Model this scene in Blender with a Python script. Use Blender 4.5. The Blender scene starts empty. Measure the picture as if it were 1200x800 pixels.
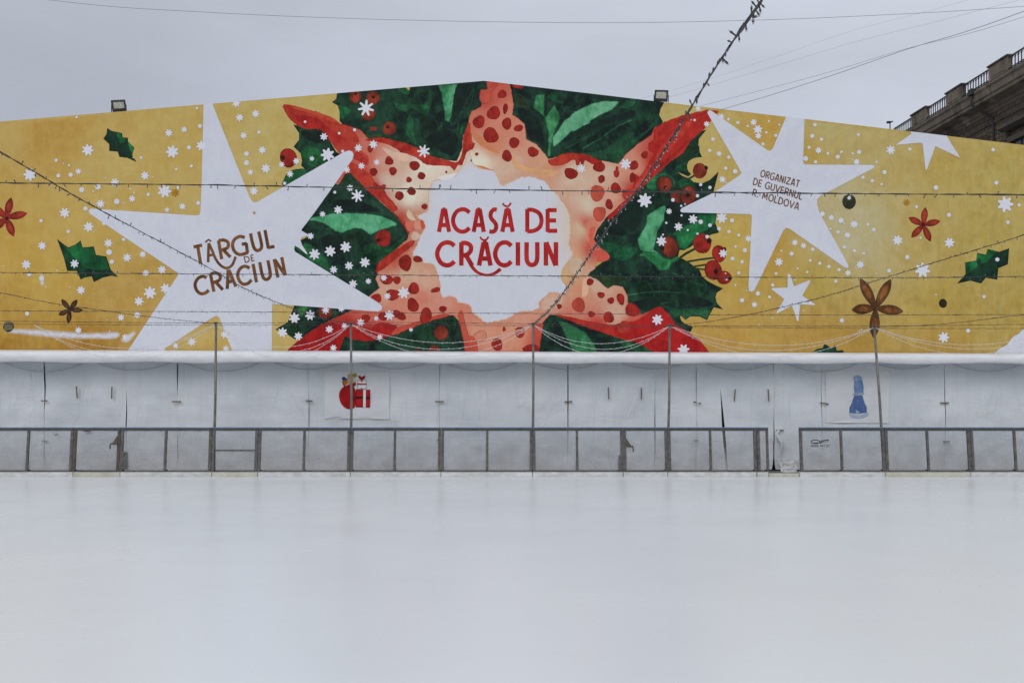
import bpy, bmesh, math, random
import numpy as np
from mathutils import Vector, Matrix
from mathutils.geometry import delaunay_2d_cdt

random.seed(7)
SC = bpy.context.scene
COL = SC.collection
R = math.radians

# ---------------------------------------------------------------- measures
# survey of the place: a level lens at 1.6 m; every wall below is a real plane at its own distance
F = 1166.67; HOR = 474.0; CH = 1.6
def X(px, Y): return (px - 600.0) / F * Y
def Z(py, Y): return CH + (HOR - py) / F * Y
def P(px, py, Y): return Vector((X(px, Y), Y, Z(py, Y)))
YB = 22.2      # rink barrier
YT = 24.6      # tarpaulin wall of the tent
YN = 24.5      # printed banner

def lin(c):
    c = c / 255.0
    return c / 12.92 if c <= 0.04045 else ((c + 0.055) / 1.055) ** 2.4
INK = 0.87      # how deep the inks print against the bare white vinyl
ILL = (0.693, 0.704, 0.78)
def alb(rgb, k=1.0):
    if not (min(rgb) > 165 and max(rgb) - min(rgb) < 30): rgb = tuple(v * INK for v in rgb)
    return tuple(min(0.86, lin(v) / i * k) for v, i in zip(rgb, ILL))

# ---------------------------------------------------------------- object helpers
def link(o): COL.objects.link(o); return o
def tag(o, label=None, cat=None, group=None, kind=None):
    if label: o['label'] = label
    if cat: o['category'] = cat
    if group: o['group'] = group
    if kind: o['kind'] = kind
    return o
def empty(name, loc, label, cat, group=None, rz=0.0):
    o = link(bpy.data.objects.new(name, None)); o.empty_display_size = 0.3
    o.location = loc; o.rotation_euler = (0, 0, rz)
    return tag(o, label, cat, group)

class MB:
    """collects boxes, tubes and sheets of ONE part"""
    def __init__(s): s.v = []; s.f = []; s.m = []
    def add(s, vs, fs, mi=0):
        n = len(s.v); s.v += [tuple(v) for v in vs]
        s.f += [tuple(i + n for i in f) for f in fs]; s.m += [mi] * len(fs)
    def box(s, a, b, mi=0, M=None, bev=0.0):
        bm = bmesh.new()
        bmesh.ops.create_cube(bm, size=1.0)
        sx, sy, sz = (b[i] - a[i] for i in range(3))
        for v in bm.verts:
            v.co = Vector(((v.co.x + .5) * sx + a[0], (v.co.y + .5) * sy + a[1], (v.co.z + .5) * sz + a[2]))
        if bev > 0:
            bmesh.ops.bevel(bm, geom=bm.edges[:], offset=bev, segments=2, affect='EDGES', profile=0.5)
        if M is not None: bm.transform(M)
        bm.verts.index_update()
        s.add([v.co[:] for v in bm.verts], [[v.index for v in f.verts] for f in bm.faces], mi)
        bm.free()
    def tube(s, pts, r, n=6, mi=0, caps=True):
        pts = [Vector(p) for p in pts]
        rs = r if isinstance(r, (list, tuple)) else [r] * len(pts)
        t0 = (pts[1] - pts[0]).normalized()
        up = Vector((0, 0, 1)) if abs(t0.z) < .9 else Vector((1, 0, 0))
        nrm = t0.cross(up).normalized(); vs = []; fs = []
        for i, p in enumerate(pts):
            t = (pts[min(i + 1, len(pts) - 1)] - pts[max(i - 1, 0)]).normalized()
            nrm = (nrm - t * nrm.dot(t)).normalized(); b = t.cross(nrm)
            for k in range(n):
                a = 2 * math.pi * k / n
                vs.append(p + (nrm * math.cos(a) + b * math.sin(a)) * rs[i])
        for i in range(len(pts) - 1):
            for k in range(n):
                k2 = (k + 1) % n
                fs.append((i * n + k, i * n + k2, (i + 1) * n + k2, (i + 1) * n + k))
        if caps:
            fs.append(tuple(range(n))[::-1]); fs.append(tuple((len(pts) - 1) * n + k for k in range(n)))
        s.add(vs, fs, mi)
    def prism(s, prof, x0, x1, mi=0):
        """profile of (y,z) pairs run along x"""
        n = len(prof)
        vs = [(x0, y, z) for y, z in prof] + [(x1, y, z) for y, z in prof]
        fs = [(i, (i + 1) % n, n + (i + 1) % n, n + i) for i in range(n)]
        fs += [tuple(range(n))[::-1], tuple(range(n, 2 * n))]
        s.add(vs, fs, mi)
    def build(s, name, mats, parent=None, smooth=False):
        me = bpy.data.meshes.new(name); me.from_pydata(s.v, [], s.f)
        if not isinstance(mats, (list, tuple)): mats = [mats]
        for m in mats: me.materials.append(m)
        me.polygons.foreach_set('material_index', s.m)
        if smooth: me.polygons.foreach_set('use_smooth', [True] * len(s.f))
        bm = bmesh.new(); bm.from_mesh(me); bmesh.ops.recalc_face_normals(bm, faces=bm.faces[:]); bm.to_mesh(me); bm.free()
        o = link(bpy.data.objects.new(name, me))
        if parent is not None: o.parent = parent
        return o
def part(o, parent):
    """parent a part modelled in world coordinates to its thing"""
    o.parent = parent
    o.matrix_parent_inverse = Matrix.LocRotScale(parent.location, parent.rotation_euler, None).inverted()
    return o

# ---------------------------------------------------------------- materials
def newmat(name):
    m = bpy.data.materials.new(name); m.use_nodes = True
    nt = m.node_tree; return m, nt, nt.nodes['Principled BSDF']
def N(nt, t, **k):
    n = nt.nodes.new(t)
    for a, v in k.items():
        if a.startswith('i_'): n.inputs[a[2:].replace('_', ' ')].default_value = v
        else: setattr(n, a, v)
    return n
def coords(nt, sc=(1, 1, 1)):
    tc = N(nt, 'ShaderNodeTexCoord'); mp = N(nt, 'ShaderNodeMapping')
    mp.inputs['Scale'].default_value = sc
    nt.links.new(tc.outputs['Object'], mp.inputs['Vector']); return mp.outputs['Vector']
def noise(nt, vec, scale, detail=5, rough=0.55, dist=0.0):
    n = N(nt, 'ShaderNodeTexNoise'); n.inputs['Scale'].default_value = scale
    n.inputs['Detail'].default_value = detail; n.inputs['Roughness'].default_value = rough
    n.inputs['Distortion'].default_value = dist
    nt.links.new(vec, n.inputs['Vector']); return n.outputs['Fac']
def rng(nt, val, a, b, c=0.0, d=1.0, smooth=False):
    n = N(nt, 'ShaderNodeMapRange'); n.inputs[1].default_value = a; n.inputs[2].default_value = b
    n.inputs[3].default_value = c; n.inputs[4].default_value = d
    if smooth: n.interpolation_type = 'SMOOTHSTEP'
    nt.links.new(val, n.inputs[0]); return n.outputs[0]
def mixc(nt, fac, a, b, mode='MIX'):
    n = N(nt, 'ShaderNodeMix', data_type='RGBA', blend_type=mode)
    for sock, v in ((0, fac), (6, a), (7, b)):
        if hasattr(v, 'links'): nt.links.new(v, n.inputs[sock])
        elif sock == 0: n.inputs[0].default_value = v
        else: n.inputs[sock].default_value = (*v[:3], 1)
    return n.outputs[2]
def bump(nt, bsdf, h, strength=0.3, dist=0.02, prev=None):
    b = N(nt, 'ShaderNodeBump'); b.inputs['Strength'].default_value = strength; b.inputs['Distance'].default_value = dist
    nt.links.new(h, b.inputs['Height'])
    if prev is not None: nt.links.new(prev, b.inputs['Normal'])
    nt.links.new(b.outputs[0], bsdf.inputs['Normal']); return b.outputs[0]
def simple(name, c1, c2=None, scale=6.0, rough=0.6, metal=0.0, bmp=0.0, sc=(1, 1, 1), lo=.35, hi=.65):
    m, nt, b = newmat(name)
    v = coords(nt, sc); f = noise(nt, v, scale, 6, .6)
    c2 = c2 or tuple(x * .7 for x in c1)
    nt.links.new(mixc(nt, rng(nt, f, lo, hi), c1, c2), b.inputs['Base Color'])
    b.inputs['Metallic'].default_value = metal
    nt.links.new(rng(nt, f, .2, .8, rough * .85, min(1, rough * 1.15)), b.inputs['Roughness'])
    if bmp: bump(nt, b, noise(nt, v, scale * 4, 4), bmp, .01)
    return m

M = {}
# printed vinyl: ink colours ride on the mesh, pigment blooms come from noise, folds from bump
def print_mat(name, fold=1.0):
    m, nt, b = newmat(name)
    ca = N(nt, 'ShaderNodeAttribute', attribute_name='ink_a'); cb = N(nt, 'ShaderNodeAttribute', attribute_name='ink_b')
    v = coords(nt)
    n1 = noise(nt, v, 1.9, 8, .62, .8)
    n2 = noise(nt, v, 7.0, 6, .6, .3)
    mixn = N(nt, 'ShaderNodeMath', operation='MULTIPLY_ADD'); nt.links.new(n2, mixn.inputs[0])
    mixn.inputs[1].default_value = .45; nt.links.new(n1, mixn.inputs[2])
    c = mixc(nt, rng(nt, mixn.outputs[0], .56, .90, smooth=True), ca.outputs['Color'], cb.outputs['Color'])
    # pigment settles unevenly where the ink is strong
    hsv = N(nt, 'ShaderNodeSeparateColor', mode='HSV'); nt.links.new(c, hsv.inputs[0])
    def brush(angle, sc):
        tc_ = N(nt, 'ShaderNodeTexCoord'); m_ = N(nt, 'ShaderNodeMapping'); m_.inputs['Rotation'].default_value = (0, angle, 0); m_.inputs['Scale'].default_value = sc
        nt.links.new(tc_.outputs['Object'], m_.inputs['Vector']); return m_.outputs['Vector']
    pool1 = rng(nt, noise(nt, v, 3.1, 10, .68, 1.2), .32, .68, .58, 1.30)
    pool2 = rng(nt, noise(nt, brush(R(-38), (5.5, 1, 1.2)), 1.4, 6, .6, .6), .34, .66, .70, 1.28)
    pl = N(nt, 'ShaderNodeMath', operation='MULTIPLY'); nt.links.new(pool1, pl.inputs[0]); nt.links.new(pool2, pl.inputs[1]); pool = pl.outputs[0]
    pm = N(nt, 'ShaderNodeMix', data_type='RGBA', blend_type='MULTIPLY')
    mf = N(nt, 'ShaderNodeMath', operation='MULTIPLY'); nt.links.new(rng(nt, hsv.outputs[1], .25, .8, 0, 1), mf.inputs[0])
    nt.links.new(rng(nt, hsv.outputs[2], .26, .58, 1, .09), mf.inputs[1]); nt.links.new(mf.outputs[0], pm.inputs[0]); nt.links.new(c, pm.inputs[6]); nt.links.new(pool, pm.inputs[7])
    c = pm.outputs[2]
    grain = rng(nt, noise(nt, v, 60, 3), .3, .7, .93, 1.05)
    g = N(nt, 'ShaderNodeMix', data_type='RGBA', blend_type='MULTIPLY'); g.inputs[0].default_value = 1
    nt.links.new(c, g.inputs[6]); nt.links.new(grain, g.inputs[7])
    nt.links.new(g.outputs[2], b.inputs['Base Color'])
    b.inputs['Roughness'].default_value = .6; b.inputs['Specular IOR Level'].default_value = .10
    # long soft vertical folds, a diagonal tension crease family and slight waviness
    v2 = coords(nt, (1.0, 1.0, .16))
    f1 = noise(nt, v2, 1.1, 3, .5, .4)
    mp = N(nt, 'ShaderNodeMapping'); mp.inputs['Rotation'].default_value = (0, R(24), 0); mp.inputs['Scale'].default_value = (3.2, 1, .35)
    tc = N(nt, 'ShaderNodeTexCoord'); nt.links.new(tc.outputs['Object'], mp.inputs['Vector'])
    f2 = noise(nt, mp.outputs['Vector'], .9, 3, .55, .3)
    p = bump(nt, b, f1, .42 * fold, .12)
    p = bump(nt, b, f2, .36 * fold, .06, p)
    return m
M['print'] = print_mat('printed_vinyl')
M['print_sheet'] = print_mat('printed_sheet', .6)

def tarp_mat():
    m, nt, b = newmat('white_tarpaulin')
    v = coords(nt)
    base = mixc(nt, rng(nt, noise(nt, v, .7, 5), .35, .65), (.765, .80, .83), (.65, .69, .72))
    # faint vertical run marks and grime splashed up from the ground
    v2 = coords(nt, (6, 6, .5))
    runs = rng(nt, noise(nt, v2, 1.2, 5, .6), .54, .76, 0, .05)
    c = mixc(nt, runs, base, (.52, .545, .57))
    sep = N(nt, 'ShaderNodeSeparateXYZ'); nt.links.new(v, sep.inputs[0])
    h = rng(nt, sep.outputs[2], .05, .95, 1, 0)
    d = N(nt, 'ShaderNodeMath', operation='MULTIPLY'); nt.links.new(h, d.inputs[0])
    nt.links.new(rng(nt, noise(nt, v, 2.2, 7, .65), .34, .66, .05, .95), d.inputs[1])
    c = mixc(nt, d.outputs[0], c, (.36, .355, .36))
    stain = rng(nt, noise(nt, v, 1.3, 8, .7, 1.0), .68, .76, 0, .25)
    c = mixc(nt, stain, c, (.40, .36, .30))
    # sewn seams and pressed creases: thin ridges where a stretched noise crosses its middle
    def ridge(vec, scale, wd, det=2):
        s_ = N(nt, 'ShaderNodeMath', operation='SUBTRACT'); nt.links.new(noise(nt, vec, scale, det, .5), s_.inputs[0]); s_.inputs[1].default_value = .5
        a_ = N(nt, 'ShaderNodeMath', operation='ABSOLUTE'); nt.links.new(s_.outputs[0], a_.inputs[0]); return rng(nt, a_.outputs[0], 0, wd, 1, 0)
    def rot(angle, sc):
        tc_ = N(nt, 'ShaderNodeTexCoord'); m_ = N(nt, 'ShaderNodeMapping'); m_.inputs['Rotation'].default_value = (0, angle, 0); m_.inputs['Scale'].default_value = sc
        nt.links.new(tc_.outputs['Object'], m_.inputs['Vector']); return m_.outputs['Vector']
    r1 = ridge(coords(nt, (1.5, 1, .02)), 1.3, .012); r2 = ridge(rot(R(35), (1.0, 1, .20)), 1.1, .022, 3); r3 = ridge(rot(R(-50), (.9, 1, .22)), 1.0, .020, 3)
    r4 = ridge(coords(nt, (.22, 1, 2.2)), .9, .010, 3)
    mk = rng(nt, noise(nt, v, .8, 3), .42, .6, 0, 1)
    def mulv(a_, b_):
        n_ = N(nt, 'ShaderNodeMath', operation='MULTIPLY'); nt.links.new(a_, n_.inputs[0])
        if hasattr(b_, 'links'): nt.links.new(b_, n_.inputs[1])
        else: n_.inputs[1].default_value = b_
        return n_.outputs[0]
    c = mixc(nt, mulv(r1, .09), c, (.45, .475, .5)); c = mixc(nt, mulv(mulv(r2, mk), .22), c, (.88, .885, .89)); c = mixc(nt, mulv(mulv(r3, mk), .10), c, (.60, .63, .65)); c = mixc(nt, mulv(mulv(r4, mk), .10), c, (.84, .85, .86))
    nt.links.new(c, b.inputs['Base Color'])
    b.inputs['Roughness'].default_value = .45; b.inputs['Specular IOR Level'].default_value = .35
    p = bump(nt, b, noise(nt, coords(nt, (1, 1, 3.5)), 1.6, 4, .6, .6), .25, .06)
    p = bump(nt, b, noise(nt, coords(nt, (2.2, 1, .25)), 2.0, 4, .55, .3), .22, .06, p)
    p = bump(nt, b, noise(nt, rot(R(38), (1.2, 1, .3)), 1.3, 3, .5, .3), .55, .07, p)
    p = bump(nt, b, noise(nt, rot(R(-48), (1.1, 1, .35)), 1.1, 3, .5, .3), .45, .07, p)
    for r_, k_ in ((r2, .42), (r3, .42), (r4, .25), (r1, .1)): p = bump(nt, b, r_, k_, .016, p)
    p = bump(nt, b, noise(nt, v, 9, 4), .12, .01, p)
    return m
M['tarp'] = tarp_mat()
M['pvc'] = simple('white_tent_pvc', (.80, .82, .86), (.70, .72, .76), 1.2, .5, bmp=.08)
M['dark'] = simple('tent_interior_shade', (.03, .032, .036), None, 2, .9)  # near-black back wall: the tent's inner darkness put into the colour, no lining
M['valance'] = simple('white_gutter_cloth', (.80, .81, .82), (.66, .67, .68), 2.0, .5, bmp=.15, sc=(1, 1, 4), lo=.4, hi=.75)

def ice_mat():
    m, nt, b = newmat('rink_ice')
    v = coords(nt)
    c = mixc(nt, rng(nt, noise(nt, v, .10, 3, .5, .6), .35, .66), (.785, .815, .812), (.755, .788, .79))
    c = mixc(nt, rng(nt, noise(nt, coords(nt, (1, .35, 1)), .5, 6, .6), .50, .72, 0, .6), c, (.79, .805, .785))
    sc = rng(nt, noise(nt, coords(nt, (.6, 7, 1)), 1.1, 7, .7, .5), .56, .74, 0, .16)
    c = mixc(nt, sc, c, (.65, .69, .71))
    specks = rng(nt, noise(nt, v, 5.5, 2, .5), .785, .81, 0, .25)
    c = mixc(nt, specks, c, (.5, .5, .48))
    nt.links.new(c, b.inputs['Base Color'])
    nt.links.new(rng(nt, noise(nt, v, .35, 6, .6), .3, .7, .20, .30), b.inputs['Roughness'])
    b.inputs['IOR'].default_value = 1.31; b.inputs['Specular IOR Level'].default_value = .26
    p = bump(nt, b, noise(nt, coords(nt, (1, .3, 1)), 1.3, 4, .5), .03, .015)
    bump(nt, b, noise(nt, v, 35, 3), .03, .004, p)
    return m
M['ice'] = ice_mat()
M['ground'] = simple('wet_paving', (.09, .09, .092), (.13, .128, .125), 1.5, .8, bmp=.2)
M['steel'] = simple('weathered_galvanised_steel', (.15, .145, .135), (.075, .07, .064), 14, .55, .25, bmp=.1)
M['pole'] = simple('grey_painted_pole', (.20, .195, .175), (.12, .115, .10), 9, .5, .25)
M['rusty'] = simple('brown_rusted_post', (.13, .10, .072), (.07, .06, .05), 10, .7, .1, bmp=.15)
M['rail'] = simple('dark_rail', (.085, .088, .096), (.05, .051, .055), 12, .5, .3)
M['blue'] = simple('blue_edge_strip', (.15, .23, .34), (.09, .16, .25), 5, .35)
M['kick'] = simple('white_kick_board', (.68, .69, .69), (.50, .49, .46), 5, .55, bmp=.1, sc=(1, 1, 2))
M['kick_old'] = simple('yellowed_kick_board', (.58, .57, .49), (.44, .42, .33), 4, .6, bmp=.1)
M['wire'] = simple('black_wire', (.022, .022, .024), (.035, .034, .032), 30, .5)
M['bulb'] = simple('smoked_led_drop', (.03, .03, .03), (.05, .05, .045), 40, .3)
M['whitewire'] = simple('white_wire', (.74, .74, .74), (.62, .62, .60), 20, .5)
M['greycord'] = simple('grey_cord', (.52, .54, .56), (.44, .46, .48), 8, .7)
M['cable'] = simple('overhead_cable', (.23, .235, .25), (.18, .185, .2), 3, .7)
M['bulb_tip'] = simple('clear_led_tip', (.40, .41, .42), (.55, .56, .57), 60, .25)
M['black'] = simple('black_powder_coat', (.018, .018, .02), (.03, .03, .03), 20, .45)
M['strap'] = simple('brown_leather_strap', (.12, .085, .05), (.20, .17, .13), 20, .7)
M['iron'] = simple('black_wrought_iron', (.020, .019, .018), (.035, .03, .027), 8, .6)
M['dirt'] = simple('crumpled_white_sheet', (.62, .63, .64), (.45, .44, .42), 3, .5, bmp=.3)

def lens_mat():
    m, nt, b = newmat('lamp_glass'); v = coords(nt, (1, 1, 1))
    nt.links.new(mixc(nt, rng(nt, noise(nt, v, 12, 2), .4, .6), (.42, .40, .30), (.58, .57, .5)), b.inputs['Base Color'])
    b.inputs['Roughness'].default_value = .12; return m
M['lens'] = lens_mat()

def panel_mat(name, dirty):
    m, nt, b = newmat(name)
    v = coords(nt)
    b.inputs['Base Color'].default_value = (.5, .5, .5, 1); b.inputs['Roughness'].default_value = .28
    nt.links.new(mixc(nt, noise(nt, v, 3, 6), (.56, .565, .58), (.38, .36, .335)), b.inputs['Base Color'])
    tr = N(nt, 'ShaderNodeBsdfTransparent'); tr.inputs[0].default_value = (.92, .93, .94, 1)
    mx = N(nt, 'ShaderNodeMixShader')
    sep = N(nt, 'ShaderNodeSeparateXYZ'); nt.links.new(v, sep.inputs[0])
    low = rng(nt, sep.outputs[2], .1, .65, .34, .0)
    ad = N(nt, 'ShaderNodeMath', operation='ADD'); nt.links.new(low, ad.inputs[0])
    nt.links.new(rng(nt, noise(nt, v, 2.6, 8, .7, .6), .35, .72, dirty * .5, dirty * 1.6), ad.inputs[1])
    nt.links.new(ad.outputs[0], mx.inputs[0]); nt.links.new(tr.outputs[0], mx.inputs[1]); nt.links.new(b.outputs[0], mx.inputs[2])
    nt.links.new(mx.outputs[0], nt.nodes['Material Output'].inputs['Surface'])
    return m
M['panel'] = panel_mat('scuffed_clear_panel', .12)
M['panel_dirty'] = panel_mat('dirty_clear_panel', .22)

def brick_mat():
    m, nt, b = newmat('brown_ashlar_brick'); v = coords(nt)
    # courses run along the facade: swap axes so that bricks lie in local x-z
    sep = N(nt, 'ShaderNodeSeparateXYZ'); nt.links.new(v, sep.inputs[0])
    cmb = N(nt, 'ShaderNodeCombineXYZ'); nt.links.new(sep.outputs[0], cmb.inputs[0]); nt.links.new(sep.outputs[2], cmb.inputs[1])
    br = N(nt, 'ShaderNodeTexBrick'); nt.links.new(cmb.outputs[0], br.inputs['Vector'])
    br.inputs['Scale'].default_value = 1.0; br.inputs['Brick Width'].default_value = .62; br.inputs['Row Height'].default_value = .26
    br.inputs['Mortar Size'].default_value = .035; br.inputs['Mortar Smooth'].default_value = .3
    br.inputs['Color1'].default_value = (.21, .158, .108, 1); br.inputs['Color2'].default_value = (.15, .113, .078, 1)
    br.inputs['Mortar'].default_value = (.04, .031, .023, 1)
    c = mixc(nt, rng(nt, noise(nt, v, .6, 6), .35, .7), br.outputs['Color'], (.075, .058, .042))
    nt.links.new(c, b.inputs['Base Color']); b.inputs['Roughness'].default_value = .9
    iv = N(nt, 'ShaderNodeMath', operation='SUBTRACT'); iv.inputs[0].default_value = 1; nt.links.new(br.outputs['Fac'], iv.inputs[1])
    bump(nt, b, iv.outputs[0], .6, .04); return m
M['brick'] = brick_mat()
def stone_mat(name, a, bcol, streak):
    m, nt, b = newmat(name); v = coords(nt)
    c = mixc(nt, rng(nt, noise(nt, v, 1.2, 7, .65), .35, .68), a, bcol)
    st = rng(nt, noise(nt, coords(nt, (1.1, 1.1, .25)), 1.0, 6, .7), .50, .62, 0, .8)
    c = mixc(nt, st, c, streak)
    pale = rng(nt, noise(nt, coords(nt, (.9, 1, .6)), .8, 5, .6), .60, .66, 0, .7)
    c = mixc(nt, pale, c, tuple(min(.6, x * 1.9) for x in a))
    nt.links.new(c, b.inputs['Base Color']); b.inputs['Roughness'].default_value = .9
    bump(nt, b, noise(nt, v, 6, 5), .3, .03); return m
M['stone'] = stone_mat('stained_limestone', (.225, .183, .138), (.16, .13, .097), (.06, .049, .038))
M['stone_dark'] = stone_mat('sooty_limestone', (.11, .09, .069), (.08, .066, .052), (.04, .033, .027))
M['glass'] = simple('dark_window_glass', (.03, .035, .045), (.05, .055, .065), 1, .08)
M['roofing'] = simple('lead_flashing', (.03, .03, .032), (.05, .05, .05), 3, .7)

# ---------------------------------------------------------------- vector print system
def catmull(p, k=4):
    n = len(p); out = []
    for i in range(n):
        a, b, c, d = (np.array(p[(i + j) % n], float) for j in (-1, 0, 1, 2))
        for t in np.arange(k) / k:
            out.append(tuple(.5 * ((2 * b) + (-a + c) * t + (2 * a - 5 * b + 4 * c - d) * t * t + (-a + 3 * b - 3 * c + d) * t ** 3)))
    return out
def clip_half(poly, nx, ny, c):
    out = []
    for i in range(len(poly)):
        p, q = poly[i - 1], poly[i]
        dp, dq = nx * p[0] + ny * p[1] - c, nx * q[0] + ny * q[1] - c
        if (dp >= 0) != (dq >= 0):
            t = dp / (dp - dq); out.append((p[0] + (q[0] - p[0]) * t, p[1] + (q[1] - p[1]) * t))
        if dq >= 0: out.append(q)
    return out
def inside(poly, pts):
    x, y = pts[:, 0], pts[:, 1]; r = np.zeros(len(pts), bool); q = np.array(poly)
    for (x1, y1), (x2, y2) in zip(q, np.roll(q, -1, 0)):
        if y1 == y2: continue
        r ^= ((y1 > y) != (y2 > y)) & (x < (x2 - x1) * (y - y1) / (y2 - y1) + x1)
    return r
def edge_dist(poly, pts):
    q = np.array(poly); a = q; b = np.roll(q, -1, 0); d = b - a; L = np.maximum((d ** 2).sum(1), 1e-9)
    best = np.full(len(pts), 1e9)
    for i in range(len(a)):
        t = np.clip(((pts - a[i]) @ d[i]) / L[i], 0, 1)
        best = np.minimum(best, np.hypot(*(pts - a[i] - t[:, None] * d[i]).T))
    return best
def ragged(poly, amp, seed=0, step=1.1):
    """torn watercolour outline: resample and push the points about with fractal noise"""
    from mathutils import noise as mn_
    out = []; n = len(poly); acc = 0
    for i in range(n):
        a, b = np.array(poly[i], float), np.array(poly[(i + 1) % n], float); L = np.hypot(*(b - a)); k = max(1, int(L / step))
        if L < 1e-6: continue
        nn = np.array((-(b - a)[1], (b - a)[0])) / L
        for j in range(k):
            p = a + (b - a) * j / k
            d = mn_.noise((p[0] * .16, p[1] * .16, seed)) * .9 + mn_.noise((p[0] * .45, p[1] * .45, seed + 3)) * .7 + mn_.noise((p[0] * 1.1, p[1] * 1.1, seed + 7)) * .35
            q = p + nn * d * amp; out.append((float(q[0]), float(q[1])))
    return out
class Print:
    def __init__(s, Y, clip=None, step=3.5e-5):
        s.Y = Y; s.clip = clip; s.v = []; s.f = []; s.a = []; s.b = []; s.layer = 0; s.step = step
    def raw(s, pts, tris, ca, cb, dl=1.0):
        s.layer += dl; y = s.Y - s.layer * s.step; n = len(s.v)
        s.v += [(X(p[0], s.Y), y, Z(p[1], s.Y)) for p in pts]
        s.f += [tuple(i + n for i in t) for t in tris]; s.a += list(ca); s.b += list(cb)
    def shape(s, poly, col, colb=None, rim=None, rimw=1.3, smooth=0, grid=5.0, field=None, jit=0.0, dl=1.0, soft=None, rough=0.0):
        if smooth: poly = catmull(poly, smooth)
        if rough: poly = ragged(poly, rough, len(s.v) % 17)
        if jit:
            rr = random.Random(len(s.v)); poly = [(x + rr.uniform(-jit, jit), y + rr.uniform(-jit, jit)) for x, y in poly]
        if s.clip:
            for h in s.clip: poly = clip_half(poly, *h)
        if len(poly) < 3: return
        q = np.array(poly)
        keep = [0]
        for i in range(1, len(q)):
            if np.hypot(*(q[i] - q[keep[-1]])) > .05: keep.append(i)
        q = q[keep]; poly = [tuple(p) for p in q]
        (x0, y0), (x1, y1) = q.min(0), q.max(0)
        extra = []
        if grid and (rim is not None or field is not None or soft is not None):
            g = np.array([(x, y) for x in np.arange(x0, x1, grid) for y in np.arange(y0, y1, grid)]).reshape(-1, 2)
            g = g + np.random.RandomState(3).uniform(-grid * .25, grid * .25, g.shape)
            if len(g):
                g = g[inside(poly, g)]
                if len(g): g = g[edge_dist(poly, g) > rimw * 1.3]
            extra = [tuple(p) for p in g]
            if rim is not None or soft is not None:
                # ring one rim width inside the outline
                nx = np.roll(q, -1, 0) - np.roll(q, 1, 0); ln = np.maximum(np.hypot(*nx.T), 1e-6)
                nn = np.stack([-nx[:, 1] / ln, nx[:, 0] / ln], 1)
                for sg in (1, -1):
                    c = q + nn * rimw * sg; c = c[inside(poly, c)]
                    if len(c): c = c[edge_dist(poly, c) > rimw * .8]
                    extra += [tuple(p) for p in c]
        vs = [Vector(p) for p in poly] + [Vector(p) for p in extra]
        n = len(poly)
        ov, oe, of, *_ = delaunay_2d_cdt(vs, [(i, (i + 1) % n) for i in range(n)], [], 1, 1e-4)
        pts = np.array([(p.x, p.y) for p in ov])
        d = edge_dist(poly, pts)
        A = np.tile(np.array(alb(col)), (len(pts), 1)); B = np.tile(np.array(alb(colb or col)), (len(pts), 1))
        if field is not None: A, B = field(pts)
        if rim is not None:
            k = np.clip(1 - d / rimw, 0, 1)[:, None]; rc = np.array(alb(rim)); A = A * (1 - k) + rc * k; B = B * (1 - k) + rc * k
        if soft is not None:
            k = np.clip(1 - d / rimw, 0, 1)[:, None]; A2, B2 = soft(pts); A = A * (1 - k) + A2 * k; B = B * (1 - k) + B2 * k
        s.raw(pts, [f for f in of], A, B, dl)
    def blob(s, x, y, rx, ry, col, colb=None, rim=None, n=16, wob=.08, rot=None, dl=1.0, rimw=1.1):
        rr = random.Random(int(x * 31 + y * 17)); ph = rr.uniform(0, 6.28); rot = rr.uniform(-.3, .3) if rot is None else rot
        pts = []
        for k in range(n):
            a = 2 * math.pi * k / n
            w = 1 + wob * (math.sin(2 * a + ph) * .6 + math.sin(3 * a + 2.1 * ph) * .6 + rr.uniform(-.4, .4))
            u, v_ = rx * w * math.cos(a), ry * w * math.sin(a)
            pts.append((x + u * math.cos(rot) - v_ * math.sin(rot), y + u * math.sin(rot) + v_ * math.cos(rot)))
        s.shape(pts, col, colb, rim, rimw, 0, 2.0, dl=dl, rough=.35 if rx > 1.5 and wob > .05 else 0)
    def flake(s, x, y, r, col, pts=7, inner=.58, rot=None, dl=.08):
        rot = (x * 1.7 + y) % 1.0 if rot is None else rot
        poly = []
        for k in range(pts * 2):
            a = rot + math.pi * k / pts; q = r if k % 2 == 0 else r * inner
            # blunt tips
            if k % 2 == 0:
                for da in (-.11, .11): poly.append((x + q * math.cos(a + da), y + q * math.sin(a + da)))
            else: poly.append((x + q * math.cos(a), y + q * math.sin(a)))
        s.shape(poly, col, dl=dl, grid=0)
    def dot(s, x, y, r, col, dl=.08):
        s.shape([(x + r * math.cos(a * .628), y + r * math.sin(a * .628)) for a in range(10)], col, dl=dl, grid=0)
    def stroke(s, pts, w, col, colb=None, dl=1.0, taper=None):
        p = [np.array(a, float) for a in pts]
        if len(p) >= 5:      # round the bowls
            e = [2 * p[0] - p[1]] + p + [2 * p[-1] - p[-2]]; q = []; tq = []
            for i in range(1, len(e) - 2):
                for t in (0, .33, .67):
                    a_, b_, c_, d_ = e[i - 1:i + 3]
                    q.append(.5 * (2 * b_ + (c_ - a_) * t + (2 * a_ - 5 * b_ + 4 * c_ - d_) * t * t + (3 * b_ - a_ - 3 * c_ + d_) * t ** 3))
                    if taper is not None: tq.append(taper[i - 1] * (1 - t) + taper[i] * t)
            q.append(p[-1]); p = q
            if taper is not None: taper = tq + [taper[-1]]
        L = []; Rr = []
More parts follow.
